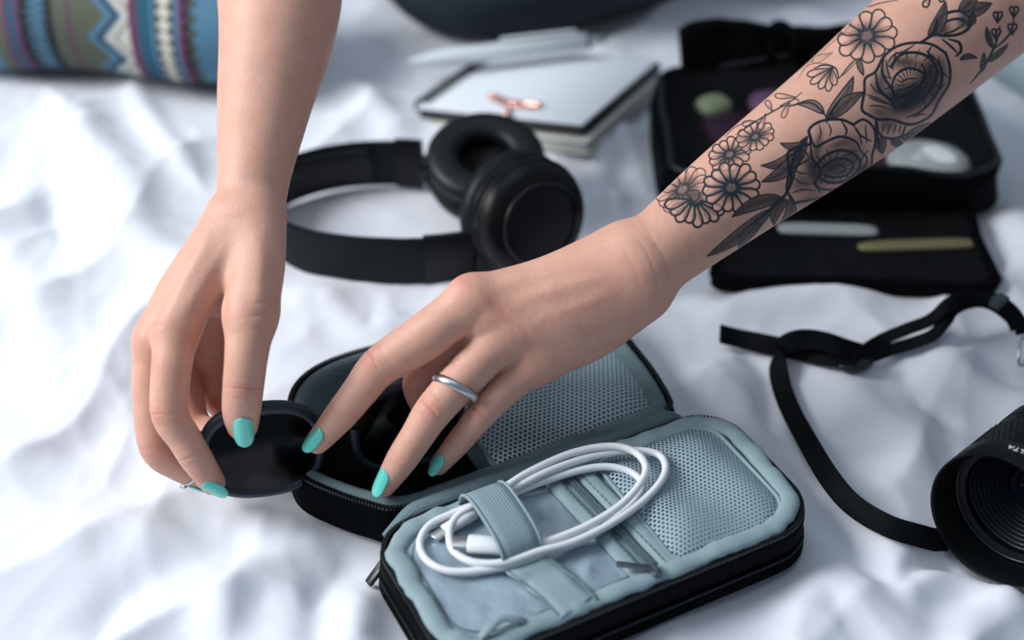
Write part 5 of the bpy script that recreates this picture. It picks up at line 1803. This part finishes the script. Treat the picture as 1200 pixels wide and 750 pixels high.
    mb = MB(); mb.tube(np.array([ct + np.array([math.cos(a) * .0030 + .001 * math.sin(a), math.cos(a) * .002, math.sin(a) * .0090 * .55]) + np.array([0, math.sin(a) * .006, 0]) for a in np.linspace(0, 2 * math.pi, 30, endpoint=False)]), .0008, 8, True); mb.build('split_ring', mr, root, True)


make_camera()


# ------------------------------------------------------------------ cushions and the sitter's leg
def make_soft():
    # patterned bolster at the upper left
    a = np.array([-.52, .338, .050]); b = np.array([-.150, .284, .048])
    ax = nrm(b - a); L = np.linalg.norm(b - a)
    n, m = 190, 560
    s = np.linspace(0, 1, m)
    rad = .056 * np.minimum(1, np.sqrt(np.clip(1 - ((np.abs(s - .5) * 2 - .86) / .14).clip(0, 1) ** 2, .003, 1))) * (1 + .03 * np.sin(s * 17))
    e1 = nrm(np.cross((0, 0, 1), ax)); e2 = np.cross(ax, e1)
    th = np.linspace(0, 2 * math.pi, n, endpoint=False)
    S_, T_ = np.meshgrid(s, th, indexing='ij')
    r = rad[:, None] * (1 + .02 * np.sin(T_ * 3 + S_ * 20))
    pts = a + ax * (S_ * L)[..., None] + e1 * (np.cos(T_) * r * 1.0)[..., None] + e2 * (np.sin(T_) * r * .86)[..., None]
    i = np.arange(m * n).reshape(m, n)
    f = np.stack([i[:-1], np.roll(i, -1, 1)[:-1], np.roll(i, -1, 1)[1:], i[1:]], -1).reshape(-1, 4)
    V = pts.reshape(-1, 3)
    t = NT('woven_pattern'); at = t.node('ShaderNodeAttribute', attribute_name='pattern'); t.link(at.outputs['Color'], t.bsdf.inputs['Base Color']); t.set(Roughness=.85)
    tc = t.node('ShaderNodeTexCoord'); nz = t.node('ShaderNodeTexNoise', i_Scale=900.0); t.link(tc.outputs['Object'], nz.inputs['Vector']); t.bump(nz.outputs[0], .4, .0006)
    o = mesh_obj('patterned_bolster', V, f, t.m)
    tag(o, 'bolster cushion in a multicoloured zigzag weave at the upper left corner', 'cushion')
    # pattern: rings of motifs round the bolster, measured along it
    X = (600 + FPX * (V[:, 0]) / 1.02); A = (T_.reshape(-1)) * .056 * 1640
    A = A + 0
    c = {k: np.array(srgb(*v)[:3]) for k, v in dict(k=(12, 18, 26), w=(192, 190, 178), b=(74, 118, 142), t=(20, 78, 100), p=(96, 44, 80), o=(82, 88, 72), g=(56, 76, 84)).items()}
    C_ = np.tile(c['o'], (len(V), 1))
    per = (X - 8) % 262 ; zz = lambda p, a: np.abs(((A / p) % 1) - .5) * 2 * a
    def band(x0, x1, k, amp0=0, amp1=0, p=14, ph=0):
        mlo = per > x0 + (zz(p, amp0) if amp0 else 0); mhi = per < x1 + (zz(p, amp1) if amp1 else 0)
        C_[mlo & mhi] = c[k]
    band(0, 12, 'b'); band(12, 26, 'o'); band(26, 46, 'p'); 
    mk = (np.abs(per - 36) < 8 * (1 - ((A / 12) % 1))) & (per > 26) & (per < 46); C_[mk] = c['t']
    band(46, 84, 'k'); band(52, 60, 'b', 14, 14, 11); band(64, 68, 'b', 10, 10, 11); band(84, 98, 'g')
    band(84, 128, 'o'); band(100, 104, 'p')
    band(120, 142, 'b', 24, 24, 64); band(130, 136, 'k', 24, 24, 64); band(140, 170, 'w', 24, 0, 64); band(150, 153, 'g', 24, 24, 64)
    band(170, 180, 'p'); band(180, 196, 't'); band(196, 200, 'b')
    band(200, 222, 'k'); mk = (np.abs(per - 211) < 10 * (1 - np.abs(((A / 15) % 1) - .5) * 1.7)) & (per > 200) & (per < 222); C_[mk] = c['w']
    band(222, 227, 'b'); band(227, 240, 'p'); band(230, 240, 'k', 8, 0, 16)
    band(238, 262, 'b', 9, 0, 18); band(238, 241, 'k', 9, 9, 18)
    at_ = o.data.attributes.new('pattern', 'FLOAT_COLOR', 'POINT'); at_.data.foreach_set('color', np.column_stack([C_, np.ones(len(C_))]).astype(np.float32).ravel())
    # trouser leg: thigh and shin meeting at a knee, resting on the sheet
    mt = fabric('slate_trousers', srgb(44, 54, 60), .85, 2600, .3, .2, .25, 30.)
    pth = smooth_path([(.31, .61, .10), (.18, .475, .078), (.07, .392, .060), (-.018, .364, .052), (-.050, .385, .052), (-.045, .47, .06), (-.01, .60, .09)], 70)
    rr_ = np.interp(np.linspace(0, 1, 70), [0, .3, .5, .6, 1], [.070, .062, .056, .054, .066])
    rr_ = rr_ * (1 + .03 * np.array([sn(i * .4, 2, 3) for i in range(70)]))
    v, f = tube(pth, rr_, 40); mesh_obj('trouser_leg', v, f, mt, person)
    # pale cushion at the right
    mc = fabric('pale_grey_blue_cotton', srgb(166, 184, 192), .9, 2600, .2, .2, .15, 20.)
    cc = np.array([.470, .290, .040]); v = []; f = []; n = 64; mr = 24
    for k in range(mr + 1):
        ph = math.pi * k / mr - math.pi / 2
        for i in range(n):
            a_ = 2 * math.pi * i / n; x, y = math.cos(a_), math.sin(a_); e = 4
            r = (abs(x) ** e + abs(y) ** e) ** (-1 / e) * max(.01, math.cos(ph)) ** .55
            X_, Y_ = x * r * .145, y * r * .14
            v.append(cc + np.array([X_ * .92 - Y_ * .39, X_ * .39 + Y_ * .92, .052 * math.sin(ph) + .003 * sn(X_ * 30, Y_ * 30, 4)]))
    for k in range(mr):
        for i in range(n):
            j = (i + 1) % n; f.append((k * n + i, k * n + j, (k + 1) * n + j, (k + 1) * n + i))
    f.append(tuple(reversed(range(n)))); f.append(tuple(range(mr * n, mr * n + n)))
    o = mesh_obj('pale_cushion', v, f, mc); tag(o, 'plain pale grey-blue cushion at the upper right behind the black bag', 'cushion')


make_soft()
